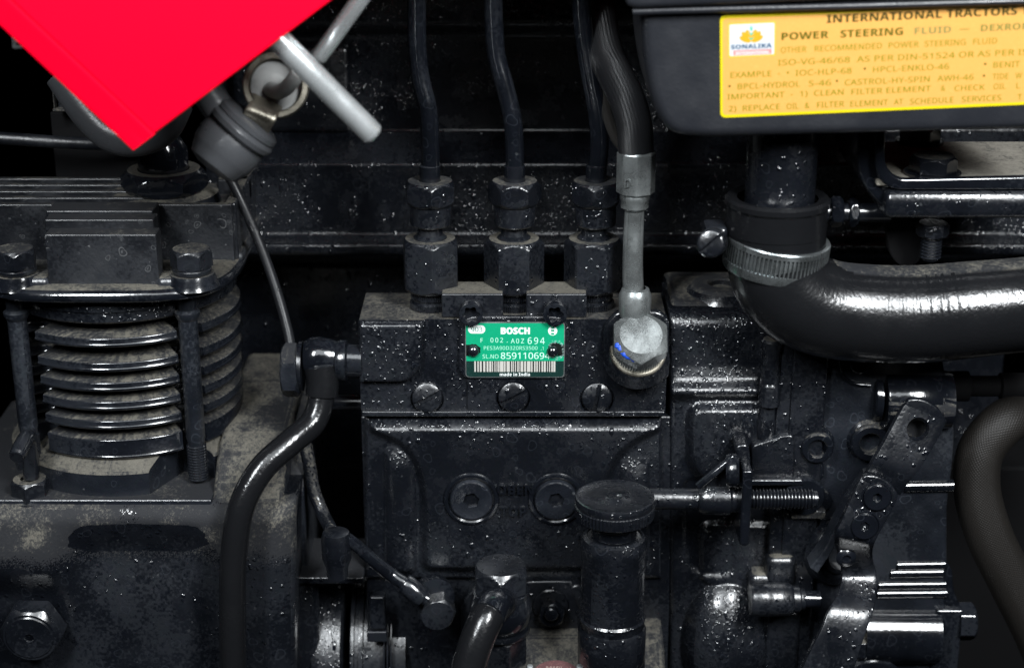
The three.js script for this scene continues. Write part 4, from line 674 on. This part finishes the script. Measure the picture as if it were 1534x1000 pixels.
// ---------------------------------------------------------------- fluid reservoir with printed sticker, its neck and the elbow hose
{
  const z = 58, t = thing('fluid_reservoir', 'black fluid reservoir box with yellow printed sticker in the top right corner', 'fluid reservoir', W(1300, 205, z - 40));
  mesh('tank', plate([[958, -60], [1590, -60], [1590, 193], [1062, 208], [1003, 203], [978, 160], [964, 90]], z, 70, { r: [0, 0, 0, 20, 60, 50, 40], b: 5, seg: 6 }), M.plastic, t);
  mesh('lid', plate([[935, -80], [1590, -80], [1590, -14], [955, 13], [938, 9]], z + 7, 84, { r: [0, 0, 0, 10, 14], b: 2.4, seg: 4 }), M.plastic, t, { dust: (nx, ny) => (ny > 0.85 ? 2 : 0) });
  mesh('lid_bead', [sweep([W(948, 17, z + 3), W(1270, 9, z + 3), W(1590, 0, z + 3)], 1.6, { seg: 20, n: 14 })], M.plastic, t);
  // sticker
  const A = W(1079, 23, z + 0.35), B = W(1552, 2, z + 0.35), ang = Math.atan2(B.y - A.y, B.x - A.x), w = A.distanceTo(B), hgt = 157 * w / 473.5;
  const K = 4, cv = document.createElement('canvas'); cv.width = 474 * K; cv.height = 157 * K; const c = cv.getContext('2d'); c.scale(K, K);
  c.fillStyle = '#b9aa02'; c.fillRect(0, 0, 474, 157); c.fillStyle = '#c18d47'; c.beginPath(); c.roundRect(3.5, 5, 490, 148, 6); c.fill();
  seed = 31; for (let k = 0; k < 5000; k++) { c.fillStyle = rnd() < 0.5 ? 'rgba(214,170,100,0.18)' : 'rgba(170,120,50,0.14)'; const s = 0.5 + rnd() * 1.6; c.fillRect(rnd() * 474, rnd() * 157, s, s); }
  const line = (s, x, y, size, width, col, bold) => { c.fillStyle = col; c.font = `${bold ? 'bold ' : ''}${size}px sans-serif`; c.save(); c.translate(x, y + size * 0.36); c.scale(width / c.measureText(s).width, 1); c.fillText(s, 0, 0); c.lineWidth = bold ? 0.3 : 0.25; c.strokeStyle = col; c.strokeText(s, 0, 0); c.restore(); };
  const ol = '#33300a', ye = '#6b6a06', mid2 = '#4d4a06';
  line('INTERNATIONAL TRACTORS', 160, 13, 16.5, 288, ol, true); line('L', 456, 13, 16.5, 10, ol, true);
  line('POWER', 91, 36, 15, 73, mid2, true); line('STEERING', 181, 36, 15, 97, mid2, true); line('FLUID', 292, 36.5, 14, 58, '#75703c', true); line('—', 361, 36, 14, 16, '#75702e', true); line('DEXRON', 392, 36.5, 14, 78, '#6f6a30', true);
  line('OTHER', 91, 56, 12.5, 40, ye); line('RECOMMENDED', 142, 56, 12.5, 104, ye); line('POWER', 254, 56, 12.5, 47, ye); line('STEERING', 309, 56, 12.5, 64, ye); line('FLUID', 382, 56, 12.5, 38, ye);
  line('ISO-VG-46/68  AS PER DIN-51524 OR AS PER IS-', 87, 75, 12.5, 386, ye);
  line('EXAMPLE  -  •', 14, 91, 12.5, 92, ye); line('IOC-HLP-68', 114, 92, 12.5, 87, ye); line('•', 217, 91, 13, 6, mid2); line('HPCL-ENKLO-46', 231, 92, 12.5, 118, ye); line('•', 400, 92, 13, 6, mid2); line('BENIT', 414, 93, 12.5, 42, ye);
  line('•', 11, 109, 13, 6, mid2); line('BPCL-HYDROL', 25, 109, 12.5, 97, ye); line('S-46', 134, 109, 12.5, 36, ye); line('•', 175, 108, 13, 6, mid2); line('CASTROL-HY-SPIN', 189, 110, 12.5, 132, ye); line('AWH-46', 331, 110, 12.5, 56, ye); line('•', 399, 110, 13, 6, mid2); line('TIDE', 415, 111, 12.5, 25, ye); line('W', 450, 111, 12.5, 10, ye);
  line('IMPORTANT  -  1)  CLEAN', 10, 125, 12, 180, ye); line('FILTER ELEMENT', 199, 125.5, 12, 123, ye); line('&', 337, 126, 12, 7, ye); line('CHECK', 357, 127, 12, 47, ye); line('OIL', 417, 127, 12, 19, ye); line('L', 451, 127, 12, 7, ye);
  line('2)', 12, 143, 12.5, 13, ye); line('REPLACE', 33, 143, 12.5, 59, ye); line('OIL', 101, 143, 12.5, 19, ye); line('&', 129, 143, 12.5, 8, ye); line('FILTER', 147, 143, 12.5, 43, ye); line('ELEMENT', 198, 143.5, 12.5, 59, ye); line('AT', 266, 143.5, 12.5, 14, ye); line('SCHEDULE', 290, 144, 12.5, 68, ye); line('SERVICES', 369, 144, 12.5, 62, ye); line('T', 455, 144, 12.5, 7, ye);
  c.fillStyle = '#ad9f10'; c.fillRect(12.5, 13, 71, 51); c.fillStyle = '#aeb0b3'; c.beginPath(); c.roundRect(14, 14.5, 68, 48, 2); c.fill();
  c.fillStyle = '#c08a1c'; for (const [a, l] of [[-1.15, 17], [-0.75, 18], [-0.38, 17], [0.38, 17], [0.75, 18], [1.15, 17]]) { c.save(); c.translate(47, 42); c.rotate(a); c.beginPath(); c.ellipse(0, -l * 0.6, 4.2, l * 0.55, 0, 0, 7); c.fill(); c.restore(); }
  c.fillStyle = '#1f9c80'; for (const y of [27, 34]) { c.beginPath(); c.moveTo(47, y + 6); c.lineTo(41.5, y); c.lineTo(47, y + 2.5); c.lineTo(52.5, y); c.fill(); } c.beginPath(); c.ellipse(47, 22, 1.6, 3.6, 0, 0, 7); c.fill();
  line('SONALIKA', 16, 49, 9, 62, '#1d3f5a', true); c.fillStyle = '#a87472'; c.fillRect(20, 54, 58, 7.5); line('INTERNATIONAL', 23, 57.8, 6, 52, '#c0b4b3', true);
  const tx = new THREE.CanvasTexture(cv); tx.colorSpace = THREE.SRGBColorSpace;
  const g = new THREE.ExtrudeGeometry(new THREE.Shape(roundPoly([{ x: 0, y: -hgt }, { x: w, y: -hgt }, { x: w, y: 0 }, { x: 0, y: 0 }], 2.6)), { depth: 0.25, bevelEnabled: false }); const p = g.attributes.position, uv = g.attributes.uv;
  for (let i = 0; i < p.count; i++) uv.setXY(i, p.getX(i) / w, 1 + p.getY(i) / hgt);
  g.rotateZ(ang); g.translate(A.x, A.y, z + 0.1); g.userData = { keepUV: true };
  mesh('sticker', g, std({ name: 'sticker_print', map: tx, roughness: 0.34, bumpMap: bumpCast, bumpScale: 0.00005 }), t, { label: 'yellow printed sticker' });
  // neck pipe
  const nz = 20, nx = W(1168, 300, nz).x, y = (q) => W(1168, q, nz).y, s = (q) => sc(q, 320, nz);
  mesh('neck_pipe', turned(V(nx, y(330), nz), UPV, [[0, 0], [s(52), 0], [s(52.5), y(200) - y(330)], [s(52.5), y(150) - y(330)], [0, y(150) - y(330)]], 72), M.damp, t);
}
{
  const nz = 20, nx = W(1165, 300, nz).x, y = (q) => W(1165, q, nz).y, s = (q) => sc(q, 380, nz);
  const t = thing('elbow_hose', 'fat black rubber elbow hose clamped under the reservoir and running to the right', 'hose', W(1300, 540, nz));
  const path = [W(1163, 318, nz), W(1163, 352, nz), W(1163, 385, nz), W(1170, 414, nz + 1), W(1196, 444, nz + 2), W(1240, 462, nz + 2), W(1300, 469, nz + 2), W(1380, 470, nz + 2), W(1460, 463, nz + 2), W(1620, 448, nz)];
  mesh('hose', sweep(path, (q) => s(74) * (1 + 0.002 * (Math.sin(q * 250) + 0.7 * Math.sin(q * 411 + 1)) * smooth(q, 0.38, 0.5) * (1 - smooth(q, 0.62, 0.75))) * (1 - 0.03 * smooth(q, 0.6, 0.85)), { seg: 300, n: 64 }), M.rubber, t, { dust: (nxx, ny, nzz) => (ny > 0.93 ? 2 : 0) });
  mesh('hose_lip', turned(V(nx, y(345), nz), UPV, [[s(60), y(295) - y(345)], [s(74), y(293) - y(345)], [s(78), y(297) - y(345)], [s(78), y(304) - y(345)], [s(75), y(308) - y(345)], [s(75), 0]], 80), M.rubber, t, { dust: up(0.8, 1) });
  const ax = V(0.1, 1, 0.06).normalize(), bz = nz, c = W(1163, 379, bz);
  const cl = thing('hose_clamp', 'zinc worm-drive hose clamp with slotted screw around the elbow hose', 'hose clamp', c);
  const R = s(77), slot = (q) => { const u = ((q / (Math.PI * 2) * 76) % 1 + 1) % 1; return R + (u < 0.42 ? -0.75 : 0.35); };
  mesh('band', rings(c.clone().addScaledVector(ax, -5.6), ax, [[-2, R - 2], [-2, R + 0.1], [-1.2, R + 0.35], [2.2, R + 0.35], [2.5, slot], [10.6, slot], [10.9, R + 0.35], [13.2, R + 0.35], [13.8, R], [13.8, R - 2]], 608, undefined, 30), M.clampSteel, cl);
  const sx = W(1066, 364, bz + 18), sa = V(-0.22, 0.22, 0.95).normalize();
  const hs = mesh('screw_housing', [turned(sx.clone().addScaledVector(sa, -14), sa, [[0, 0], [6.4, 0], [6.8, 2], [6.8, 9], [0, 9]], 36), rbox(sx.x - 2, sx.y - 6, bz - 8, sx.x + 9, sx.y + 4.5, bz + 8, 2.5)], M.steelBlack, cl);
  const slotBox = new THREE.BoxGeometry(20, 1.8, 3.4); slotBox.rotateZ(43 * DEG); slotBox.applyQuaternion(new THREE.Quaternion().setFromUnitVectors(FRONT, sa)); slotBox.translate(sx.x + sa.x * 5.2, sx.y + sa.y * 5.2, sx.z + sa.z * 5.2);
  mesh('clamp_screw', cut(rings(sx.clone().addScaledVector(sa, -4), sa, [[0, 0], [0, 6.0], [0.6, 6.7], [7.6, 6.7], [8.6, 6.0], [9, 5.0], [9.2, 0]], 48), slotBox), M.steelBlack, cl);
}
// ---------------------------------------------------------------- mounting tray under the reservoir
{
  const z = 26, t = thing('mounting_tray', 'black pressed steel mounting tray with dusty floor under the reservoir', 'bracket', W(1420, 330, z - 30));
  const fy = W(1400, 272, z).y;
  mesh('tray_floor', rbox(W(1316, 270, z).x, fy - 3, z - 80, W(1640, 270, z).x, fy, z - 3, 1), M.dustPale, t);
  mesh('front_lip', plate([[1311, 150], [1326, 150], [1327, 250], [1346, 268], [1640, 262], [1640, 284], [1336, 285], [1312, 264]], z, 4, { r: [0, 0, 26, 26, 0, 0, 30, 24], b: 1.4 }), M.gloss, t);
  mesh('side_plate', plate([[1284, 150], [1320, 150], [1322, 260], [1352, 288], [1352, 310], [1330, 318], [1302, 290], [1286, 262]], z - 6, 60, { r: 14, b: 2 }), M.gloss, t);
  mesh('lower_rail', along([[z - 50, W(0, 328, z + 1).y], [z + 2, W(0, 328, z + 1).y], [z + 3, W(0, 300, z + 1).y], [z + 1, W(0, 287, z + 1).y], [z - 50, W(0, 287, z + 1).y]], W(1326, 300, z).x, W(1640, 300, z).x, 3, [0, 9, 8, 6, 0]), M.damp, t);
  for (const [x, q, zz, r] of [[1397, 262, 4, 10], [1378, 213, -22, 9]]) {
    const p = WY(x, q, fy); p.z = Math.min(p.z, z - 14);
    const b = mesh('tray_bolt', hex(V(W(x, q, p.z).x, fy + 1.8, p.z), UPV, 7.5, r, { ph: 0.3, c: 0.16 }), M.steelBlack, t, { dust: up(0.85, 2) });
    mesh('bolt_washer', turned(V(W(x, q, p.z).x, fy - 0.2, p.z), UPV, [[0, 0], [r * 1.35, 0], [r * 1.35, 1.6], [0, 2.2]], 36), M.gloss, b);
  }
  const bx = W(1397, 350, 8).x, Y = (q) => W(1397, q, 8).y;
  mesh('lower_nut', [hex(V(bx, Y(353), 8), UPV, Y(333) - Y(353), sc(22, 340, 8), { ph: 0.4, bottom: true, c: 0.14 })], M.damp, t);
  mesh('bolt_end', [thread(V(bx, Y(386), 8), UPV, Y(352) - Y(386), sc(16, 340, 8), 1.6, 32), turned(V(bx, Y(389), 8), UPV, [[0, 0], [3.6, 0], [4.4, 1.2], [0, 1.4]], 28)], M.damp, t);
  mesh('hanging_plate', plate([[1326, 320], [1384, 320], [1380, 396], [1350, 402], [1332, 380]], -8, 6, { r: 10, b: 1 }), M.dark, t);
  const u = thing('stud_nuts', 'two dark hexagon nuts on a stud between the hose collar and the tray', 'nut', W(1262, 335, 6));
  const nz = 6, r = sc(21, 318, nz);
  mesh('stud', turned(W(1228, 318, nz), RIGHT, [[0, 0], [4.6, 0], [4.6, 34], [0, 34]], 28), M.steelBlack, u);
  mesh('hexagon_nut', hex(W(1243, 317, nz), RIGHT, sc(19, 318, nz), r, { ph: 0.4, bottom: true, c: 0.14 }), M.gloss, u);
  mesh('hexagon_nut', hex(W(1271, 318, nz), RIGHT, sc(14, 318, nz), r * 0.92, { ph: 0.2, bottom: true, c: 0.14 }), M.gloss, u);
}

// ---------------------------------------------------------------- governor housing right of the pump
{
  const z = -4, t = thing('governor_housing', 'black wet cast governor housing bolted to the right end of the fuel pump', 'governor', W(1100, 1000, z - 30));
  const gap = W(1003, 600, z).x + 0.4, X = (q, zz = z) => W(q, 600, zz).x, Y = (q, zz = z) => W(1080, q, zz).y, yt = Y(474);
  // body with dusty rounded top
  mesh('body', along([[-70, Y(1060)], [z - 9, Y(1060)], [z - 9, Y(492)], [z - 10, yt - 0.5], [z - 14, yt + 3], [z - 52, yt + 6], [-70, yt + 2]], gap, X(1160), 3.2, [0, 0, 5, 6, 6, 8, 0]), M.wet, t, { dust: (nx, ny) => (ny > 0.5 ? (rnd() < 0.75 ? 2 : 3) : 0) });
  { const p = V(W(1082, 425, z - 30).x, yt + 3, z - 30); mesh('top_boss', turned(p, UPV, [[20, -2], [18.4, 1], [16.4, 2.8], [15.4, 4.2], [13.8, 4.8], [7.6, 4.8], [6.8, 4], [6.8, -2], [0, -2]], 56), M.damp, t, { dust: up(0.7, 2) }); }
  const pad = inside([[1030, 602], [1142, 602], [1162, 620], [1164, 652], [1148, 666], [1100, 680], [1090, 702], [1050, 718], [1030, 690]], [26, 12, 14, 18, 20, 20, 20, 20, 16]), web = inside([[1050, 782], [1240, 782], [1240, 1200], [1112, 1200], [1112, 884], [1050, 872]], 14), bay = inside([[1024, 716], [1100, 716], [1100, 860], [1040, 860], [1024, 830]], 18);
  mesh('front_face', relief(1003.5, 470, 1172, 1040, z, (x, y) => {
    let h = -9 * (1 - Math.sqrt(Math.max(0, 1 - (1 - clamp((y - 470) / 26)) ** 2))) - 3 * (1 - Math.sqrt(Math.max(0, 1 - (1 - clamp((x - 1003.5) / 9)) ** 2)));
    h += 5.5 * Math.exp(-(((y - 580) / 11) ** 2)) * (1 - smooth(x, 1128, 1150)) + 1.2 * smooth(y, 545, 562) * (1 - smooth(y, 590, 604));
    h += 6 * smooth(pad(x, y), -6, 10) + 2.6 * smooth(web(x, y), -4, 6) - 1.6 * smooth(bay(x, y), -4, 6);
    const q = Math.hypot((x - 1090) / 74, (y - 962) / 100); if (q < 1) h = Math.max(h, 26 * Math.sqrt(1 - q * q) - 8);
    for (const [a, b, c] of [[1062, 622, 9], [1078, 620, 7], [1096, 626, 8], [1110, 622, 6], [1124, 628, 7], [1070, 640, 6], [1090, 644, 7], [1118, 642, 6]]) h += 0.7 * Math.exp(-(((x - a) / (c * 0.45)) ** 2) - ((y - b) / c) ** 2);
    return h;
  }, 110, 330, 50), M.wet, t);
  mesh('pillar', turned(V(X(1153, 4), Y(606, 4), 3), UPV, [[0, 0], [5.6, 0], [5.6, 11], [4.9, 12], [4.9, Y(526, 4) - Y(606, 4)], [5.5, Y(522, 4) - Y(606, 4)], [5.5, Y(508, 4) - Y(606, 4) - 1.2], [4.4, Y(508, 4) - Y(606, 4)], [0, Y(508, 4) - Y(606, 4)]], 36), M.damp, t, { dust: up(0.8, 3) });
  mesh('pillar_foot', rbox(X(1138, 5), Y(668, 5), -10, X(1166, 5), Y(600, 5), 5.6, 4.5, 4), M.damp, t);
  for (const [a, b, zz] of [[1170, 1190, 4.5], [1191, 1208, 6]]) mesh('joint_flange', pbox(a, 500, b, 1040, zz, 60, 1.1), M.damp, t);
  // cylinder boss across the joint
  const cz = 18, cc = W(1124, 897, cz), r = sc(26, 897, cz);
  mesh('cross_boss', turned(cc, RIGHT, [[0, 0], [r * 0.9, 0], [r, 1.4], [r, 9], [r * 0.97, 9.6], [r * 0.97, 14], [r * 0.94, 20], [r * 0.78, 22], [r * 0.78, 25], [r * 0.62, 26], [r * 0.62, 28], [0, 28]], 52), M.damp, t);
  mesh('cross_pin', turned(cc.clone().add(V(26, 0, 0)), RIGHT, [[0, 0], [r * 0.5, 0], [r * 0.5, 10], [0, 10]], 32), M.gloss, t);
  mesh('boss_web', [pbox(1150, 836, 1192, 880, 10, 20, 4, 4), pbox(1124, 862, 1190, 905, 9, 18, 4, 4)], M.damp, t, { dust: up(0.85, 3) });
  mesh('boss_foot', pbox(1150, 916, 1196, 1010, 8, 18, 3, 3), M.damp, t);
  // right-hand cover
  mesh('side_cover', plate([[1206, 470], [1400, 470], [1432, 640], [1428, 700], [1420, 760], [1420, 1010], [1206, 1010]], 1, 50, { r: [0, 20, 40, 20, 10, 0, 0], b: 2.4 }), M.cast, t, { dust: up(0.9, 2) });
  for (const [x, q, rad, hr, out] of [[1222, 664, 24, 4.6, 7], [1302, 659, 29, 5.5, 5]]) {
    const p = W(x, q, 1), R = sc(rad, q, 1);
    mesh('cover_boss', rings(p, FRONT, [[-1, R + 2.5], [0.4, R + 1.2], [1.5, R], [out - 0.8, R], [out, R - 0.8], [out, hr + 0.6], [out - 0.6, hr], [out - 7, hr], [out - 7, 0]], 56), M.gloss, t, { dust: up(0.62, 2) });
  }
  mesh('boss_lug', plate([[1204, 634], [1230, 634], [1246, 650], [1248, 672], [1234, 688], [1204, 692]], 4, 6, { r: [4, 20, 24, 24, 20, 4], b: 1.8 }), M.gloss, t, { dust: up(0.7, 2) });
  mesh('boss_arm', [plate([[1204, 690], [1236, 690], [1236, 720], [1212, 724], [1212, 735], [1245, 737], [1250, 765], [1204, 765]], 5, 6, { r: [6, 14, 14, 10, 10, 20, 20, 0], b: 1.8 })], M.gloss, t, { dust: up(0.7, 2) });
  mesh('cover_ledge', rbox(X(1195, 8), Y(777, 8), -2, X(1250, 8), Y(764, 8), 9, 1.2), M.gloss, t, { dust: (nx, ny, nz) => (nz > 0.8 || ny > 0.8 ? 2 : 0) });
  mesh('arc_rib', sweep([W(1255, 540, 1.4), W(1262, 562, 1.4), W(1280, 574, 1.4), W(1304, 577, 1.4)], 1.1, { seg: 24, n: 12 }), M.gloss, t);
  mesh('cover_screw', turned(W(1288, 544, 1), FRONT, [[0, 0], [5, 0], [5, 1.6], [4.2, 2.2], [0, 2.2]], 32), M.gloss, t);
  // shaft housing behind the lever
  const hz = -4, hr = sc(48, 600, hz);
  mesh('shaft_housing', [turned(W(1322, 598, hz), RIGHT, [[0, 0], [hr * 0.96, 0], [hr, 1], [hr, 27], [hr * 0.96, 28], [hr * 0.9, 34], [0, 34]], 60)], M.gloss, t, { dust: (nx, ny, nz) => (ny > -0.2 && ny < 0.4 && nz > 0 ? Math.floor(rnd() * 2.6) : 0) });
  mesh('housing_ring', turned(W(1306, 594, hz), RIGHT, [[0, 0], [hr * 0.7, 0], [hr * 0.75, 0.8], [hr * 0.75, 4], [0, 4.6]], 48), M.gloss, t);
  mesh('shaft_end', [turned(W(1410, 578, -30), RIGHT, [[0, 0], [8, 0], [8, 14], [5.5, 15], [5.5, 30], [7, 31], [7, 44], [0, 44]], 40)], M.dark, t);
  // ribs at the lower right
  const rz = -2;
  for (const [q, h, xa, xb] of [[728, 3.2, 1355, 1428], [846, 2.6, 1344, 1415], [858, 2.6, 1334, 1412], [876, 2.4, 1316, 1416], [889, 2.4, 1314, 1418]]) mesh('cover_rib', sweep([W(xa, q, rz + 2.4), W((xa + xb) / 2, q - 0.5, rz + 2.4), W(xb, q - 1, rz + 2.4)], h, { seg: 10, n: 24 }), M.gloss, t);
  const kz = -4, kr = sc(47, 940, kz);
  mesh('spring_barrel', [turned(W(1290, 946, kz), RIGHT, [[0, 0], [kr, 0], [kr, 40], [0, 40]], 72)], M.gloss, t);
  mesh('barrel_flange', [pbox(1404, 914, 1432, 1040, 4, 30, 1.4), plate([[1412, 838], [1428, 852], [1428, 880], [1440, 910], [1440, 920], [1412, 920]], 1, 12, { r: 6, b: 1 })], M.gloss, t);
  mesh('flange_bolt', hex(W(1434, 930, -2), RIGHT, 9, sc(26, 930, 0), { ph: 0.3, c: 0.14 }), M.gloss, t);
  mesh('lower_ledge', [rbox(X(1290, 5), Y(968, 5), -20, X(1400, 5), Y(962, 5), 6, 1.2), rbox(X(1310, 5), Y(984, 5), -20, X(1396, 5), Y(976, 5), 7, 1.2)], M.gloss, t);
  mesh('bottom_ring', turned(W(1303, 1032, 8), FRONT, [[15, -4], [19, -2], [19.6, 1], [18, 3], [15, 3.4], [14, 2], [13.4, -2], [11, -2], [10, 2], [0, 2]], 60), M.gloss, t);
  mesh('bottom_lug', pbox(1282, 962, 1302, 990, 12, 12, 2.4, 3), M.gloss, t, { dust: up(0.6, 3) });
  const br = W(1262, 828, 6), R2 = sc(52, 830, 6);
  mesh('shaft_ring', turned(br, V(0.5, 0, 1), [[R2 + 1.5, -6], [R2, 0], [R2 - 1, 1], [R2 - 3, 1], [R2 - 3.5, -0.4], [R2 - 6, -0.4], [R2 - 6.6, 0.8], [R2 - 9, 0.8], [R2 - 10, -6]], 64), M.gloss, t);
}
// ---------------------------------------------------------------- stop screw with its bracket
{
  const z = 22, t = thing('stop_screw', 'long black stop screw with lock nut and threaded end beside the hand primer', 'adjusting screw', W(1100, 790, z));
  const c = (x) => W(x, 747, z), s = (q) => sc(q, 747, z);
  mesh('shank', turned(c(965), RIGHT, [[0, 0], [s(16), 0], [s(16), s(98)], [0, s(98)]], 36), M.damp, t);
  mesh('collar', rings(c(1046), RIGHT, [[0, 0], [0, s(19)], [s(8), s(24)], [s(46), s(24)], [s(50), s(20)], [s(62), s(20)], [s(62), 0]], 48), M.wet, t);
  mesh('screw_thread', thread(c(1120), RIGHT, s(104), s(15.5), 1.75, 40), M.steelBlack, t);
  const b = thing('stop_bracket', 'black upright sheet bracket holding the stop screw, with slanted gusset', 'bracket', W(1110, 800, z));
  mesh('upright_sheet', [rbox(W(1106, 750, z).x, W(0, 802, z).y, 0, W(1121, 750, z).x, W(0, 690, z).y, 34, 1.6, 3)], M.gloss, b);
  mesh('upper_sheet', plate([[1100, 668], [1122, 664], [1126, 700], [1108, 700]], z - 4, 16, { r: 6, b: 1.4 }), M.damp, b);
  mesh('gusset', plate([[1048, 728], [1098, 686], [1104, 690], [1104, 732], [1050, 738]], z + 2, 6, { r: 6, b: 1.2 }), M.damp, b);
  mesh('gusset_rib', sweep([W(1046, 728, z + 6), W(1070, 708, z + 6), W(1100, 684, z + 5)], 2.0, { seg: 12, n: 14 }), M.gloss, b);
  mesh('guide_button', [turned(W(1094, 704, z + 4), V(1, 0.05, 0.12), [[0, -2], [7.5, -2], [8.4, -0.5], [8.4, 3], [7, 4.5], [0, 4.8]], 40)], M.gloss, b);
  mesh('side_plate', plate([[1126, 668], [1176, 652], [1190, 652], [1190, 722], [1126, 722]], 8, 10, { r: 3, b: 1.0 }), M.wet, b);
  mesh('ledge', [rbox(W(1122, 720, 11).x, W(0, 727, 11).y, -2, W(1204, 720, 11).x, W(0, 718, 11).y, 11.6, 1.1)], M.gloss, b);
  mesh('ledge_nose', turned(V(W(1205, 730, 6).x, W(0, 740, 6).y, 6), FRONT, [[0, -6], [10, -6], [10.6, -5], [10.6, 3], [9.6, 4.4], [0, 4.6]], 48), M.gloss, b);
}
// ---------------------------------------------------------------- control lever
{
  const t = thing('control_lever', 'bent black flat-bar control lever with two socket screws in front of the governor', 'lever', W(1280, 1000, 60));
  const th = 4.6;
  const hole = (() => { const b = rings(W(1372, 636, 29).setZ(10), FRONT, [[0, 0], [0, 5.6], [60, 5.6], [60, 0]], 48); return b; })();
  mesh('upper_bar', cut(strap([[1356, 606, 1418, 630, 32], [1352, 612, 1416, 638, 32.6], [1339, 636, 1405, 660, 35], [1322, 668, 1387, 690, 38.5], [1310, 688, 1372, 712, 40], [1302, 702, 1362, 724, 39], [1292, 722, 1350, 742, 37]], th, 6), hole), M.damp, t);
  mesh('upper_tip', plate([[1356, 608], [1362, 598], [1384, 598], [1408, 612], [1418, 630], [1416, 638], [1352, 614]], 31.8, th - 0.4, { r: [0, 8, 20, 14, 4, 0, 0], b: 0.9 }), M.damp, t);
  mesh('lower_bar', strap([[1291, 714, 1338, 727, 42], [1287, 722, 1346, 742, 43], [1275, 748, 1335, 768, 45], [1262, 778, 1320, 796, 47], [1252, 798, 1312, 812, 47.5], [1250, 814, 1308, 826, 43], [1257, 838, 1309, 844, 36], [1262, 862, 1314, 860, 34], [1256, 886, 1314, 888, 41], [1243, 910, 1308, 918, 51], [1232, 940, 1297, 950, 56], [1214, 976, 1284, 990, 58], [1184, 1040, 1266, 1056, 60]], th, 7), M.damp, t);
  mesh('bar_end', plate([[1289, 720], [1296, 712], [1316, 713], [1334, 723], [1345, 740], [1320, 736]], 42.6, th - 0.4, { r: [4, 14, 16, 10, 2, 0], b: 0.9 }), M.damp, t);
  for (const [x, y] of [[1314, 744], [1295, 787]]) {
    const c = W(x, y, x > 1300 ? 44.6 : 46.6), fx = V(0, 0.1, 1).normalize();
    mesh('socket_screw', socketHead(c.clone().addScaledVector(fx, -0.8), fx, 2.6, sc(20.5, y, 46), sc(7.6, y, 46), { ph: 0.4, dish: 0.35 }), M.gloss, t);
    mesh('screw_recess', turned(c, fx, [[sc(20.8, y, 46), 0], [sc(21.4, y, 46), 0.5], [sc(22.4, y, 46), 0.5], [sc(23.2, y, 46), 0]], 56), M.gloss, t);
  }
  mesh('pivot_pin', turned(W(1372, 640, 20), FRONT, [[0, 0], [5, 0], [5, 3], [0, 3.4]], 32), M.dust[1], t);
  mesh('dimple', turned(W(1268, 835, 40.2), FRONT, [[0, 0.3], [1.6, 0.4], [2.2, 1.6], [3.8, 1.0], [5, 0]], 32), M.gloss, t);
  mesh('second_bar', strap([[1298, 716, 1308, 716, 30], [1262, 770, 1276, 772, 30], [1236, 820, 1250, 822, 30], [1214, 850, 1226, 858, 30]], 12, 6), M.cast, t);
}
// ---------------------------------------------------------------- woven hose on the far right and dark shapes behind
{
  const z = -20, s = (q) => sc(q, 760, z);
  const t = thing('woven_hose', 'dusty woven fuel hose arching down the right edge', 'hose', W(1480, 900, z));
  mesh('hose', sweep([W(1620, 640, z - 40), W(1560, 618, z - 20), W(1506, 632, z), W(1470, 675, z + 4), W(1464, 730, z + 6), W(1482, 800, z + 8), W(1516, 870, z + 8), W(1556, 950, z + 8), W(1600, 1060, z + 8)], (q) => s(32 + 5 * q), { seg: 160, n: 48, uvmm: 26 }), M.weaveDust, t);
}
// unseen hood top, put above the frame to shade the bay's depths
single('unseen_cowl', 'unseen red hood top added above the engine bay for shade', 'hood panel', rbox(-420, 200, -190, 420, 203, 30, 1), M.red);
scene.traverse((o) => { if (o.isMesh) o.castShadow = o.receiveShadow = true; });
renderer.render(scene, camera);
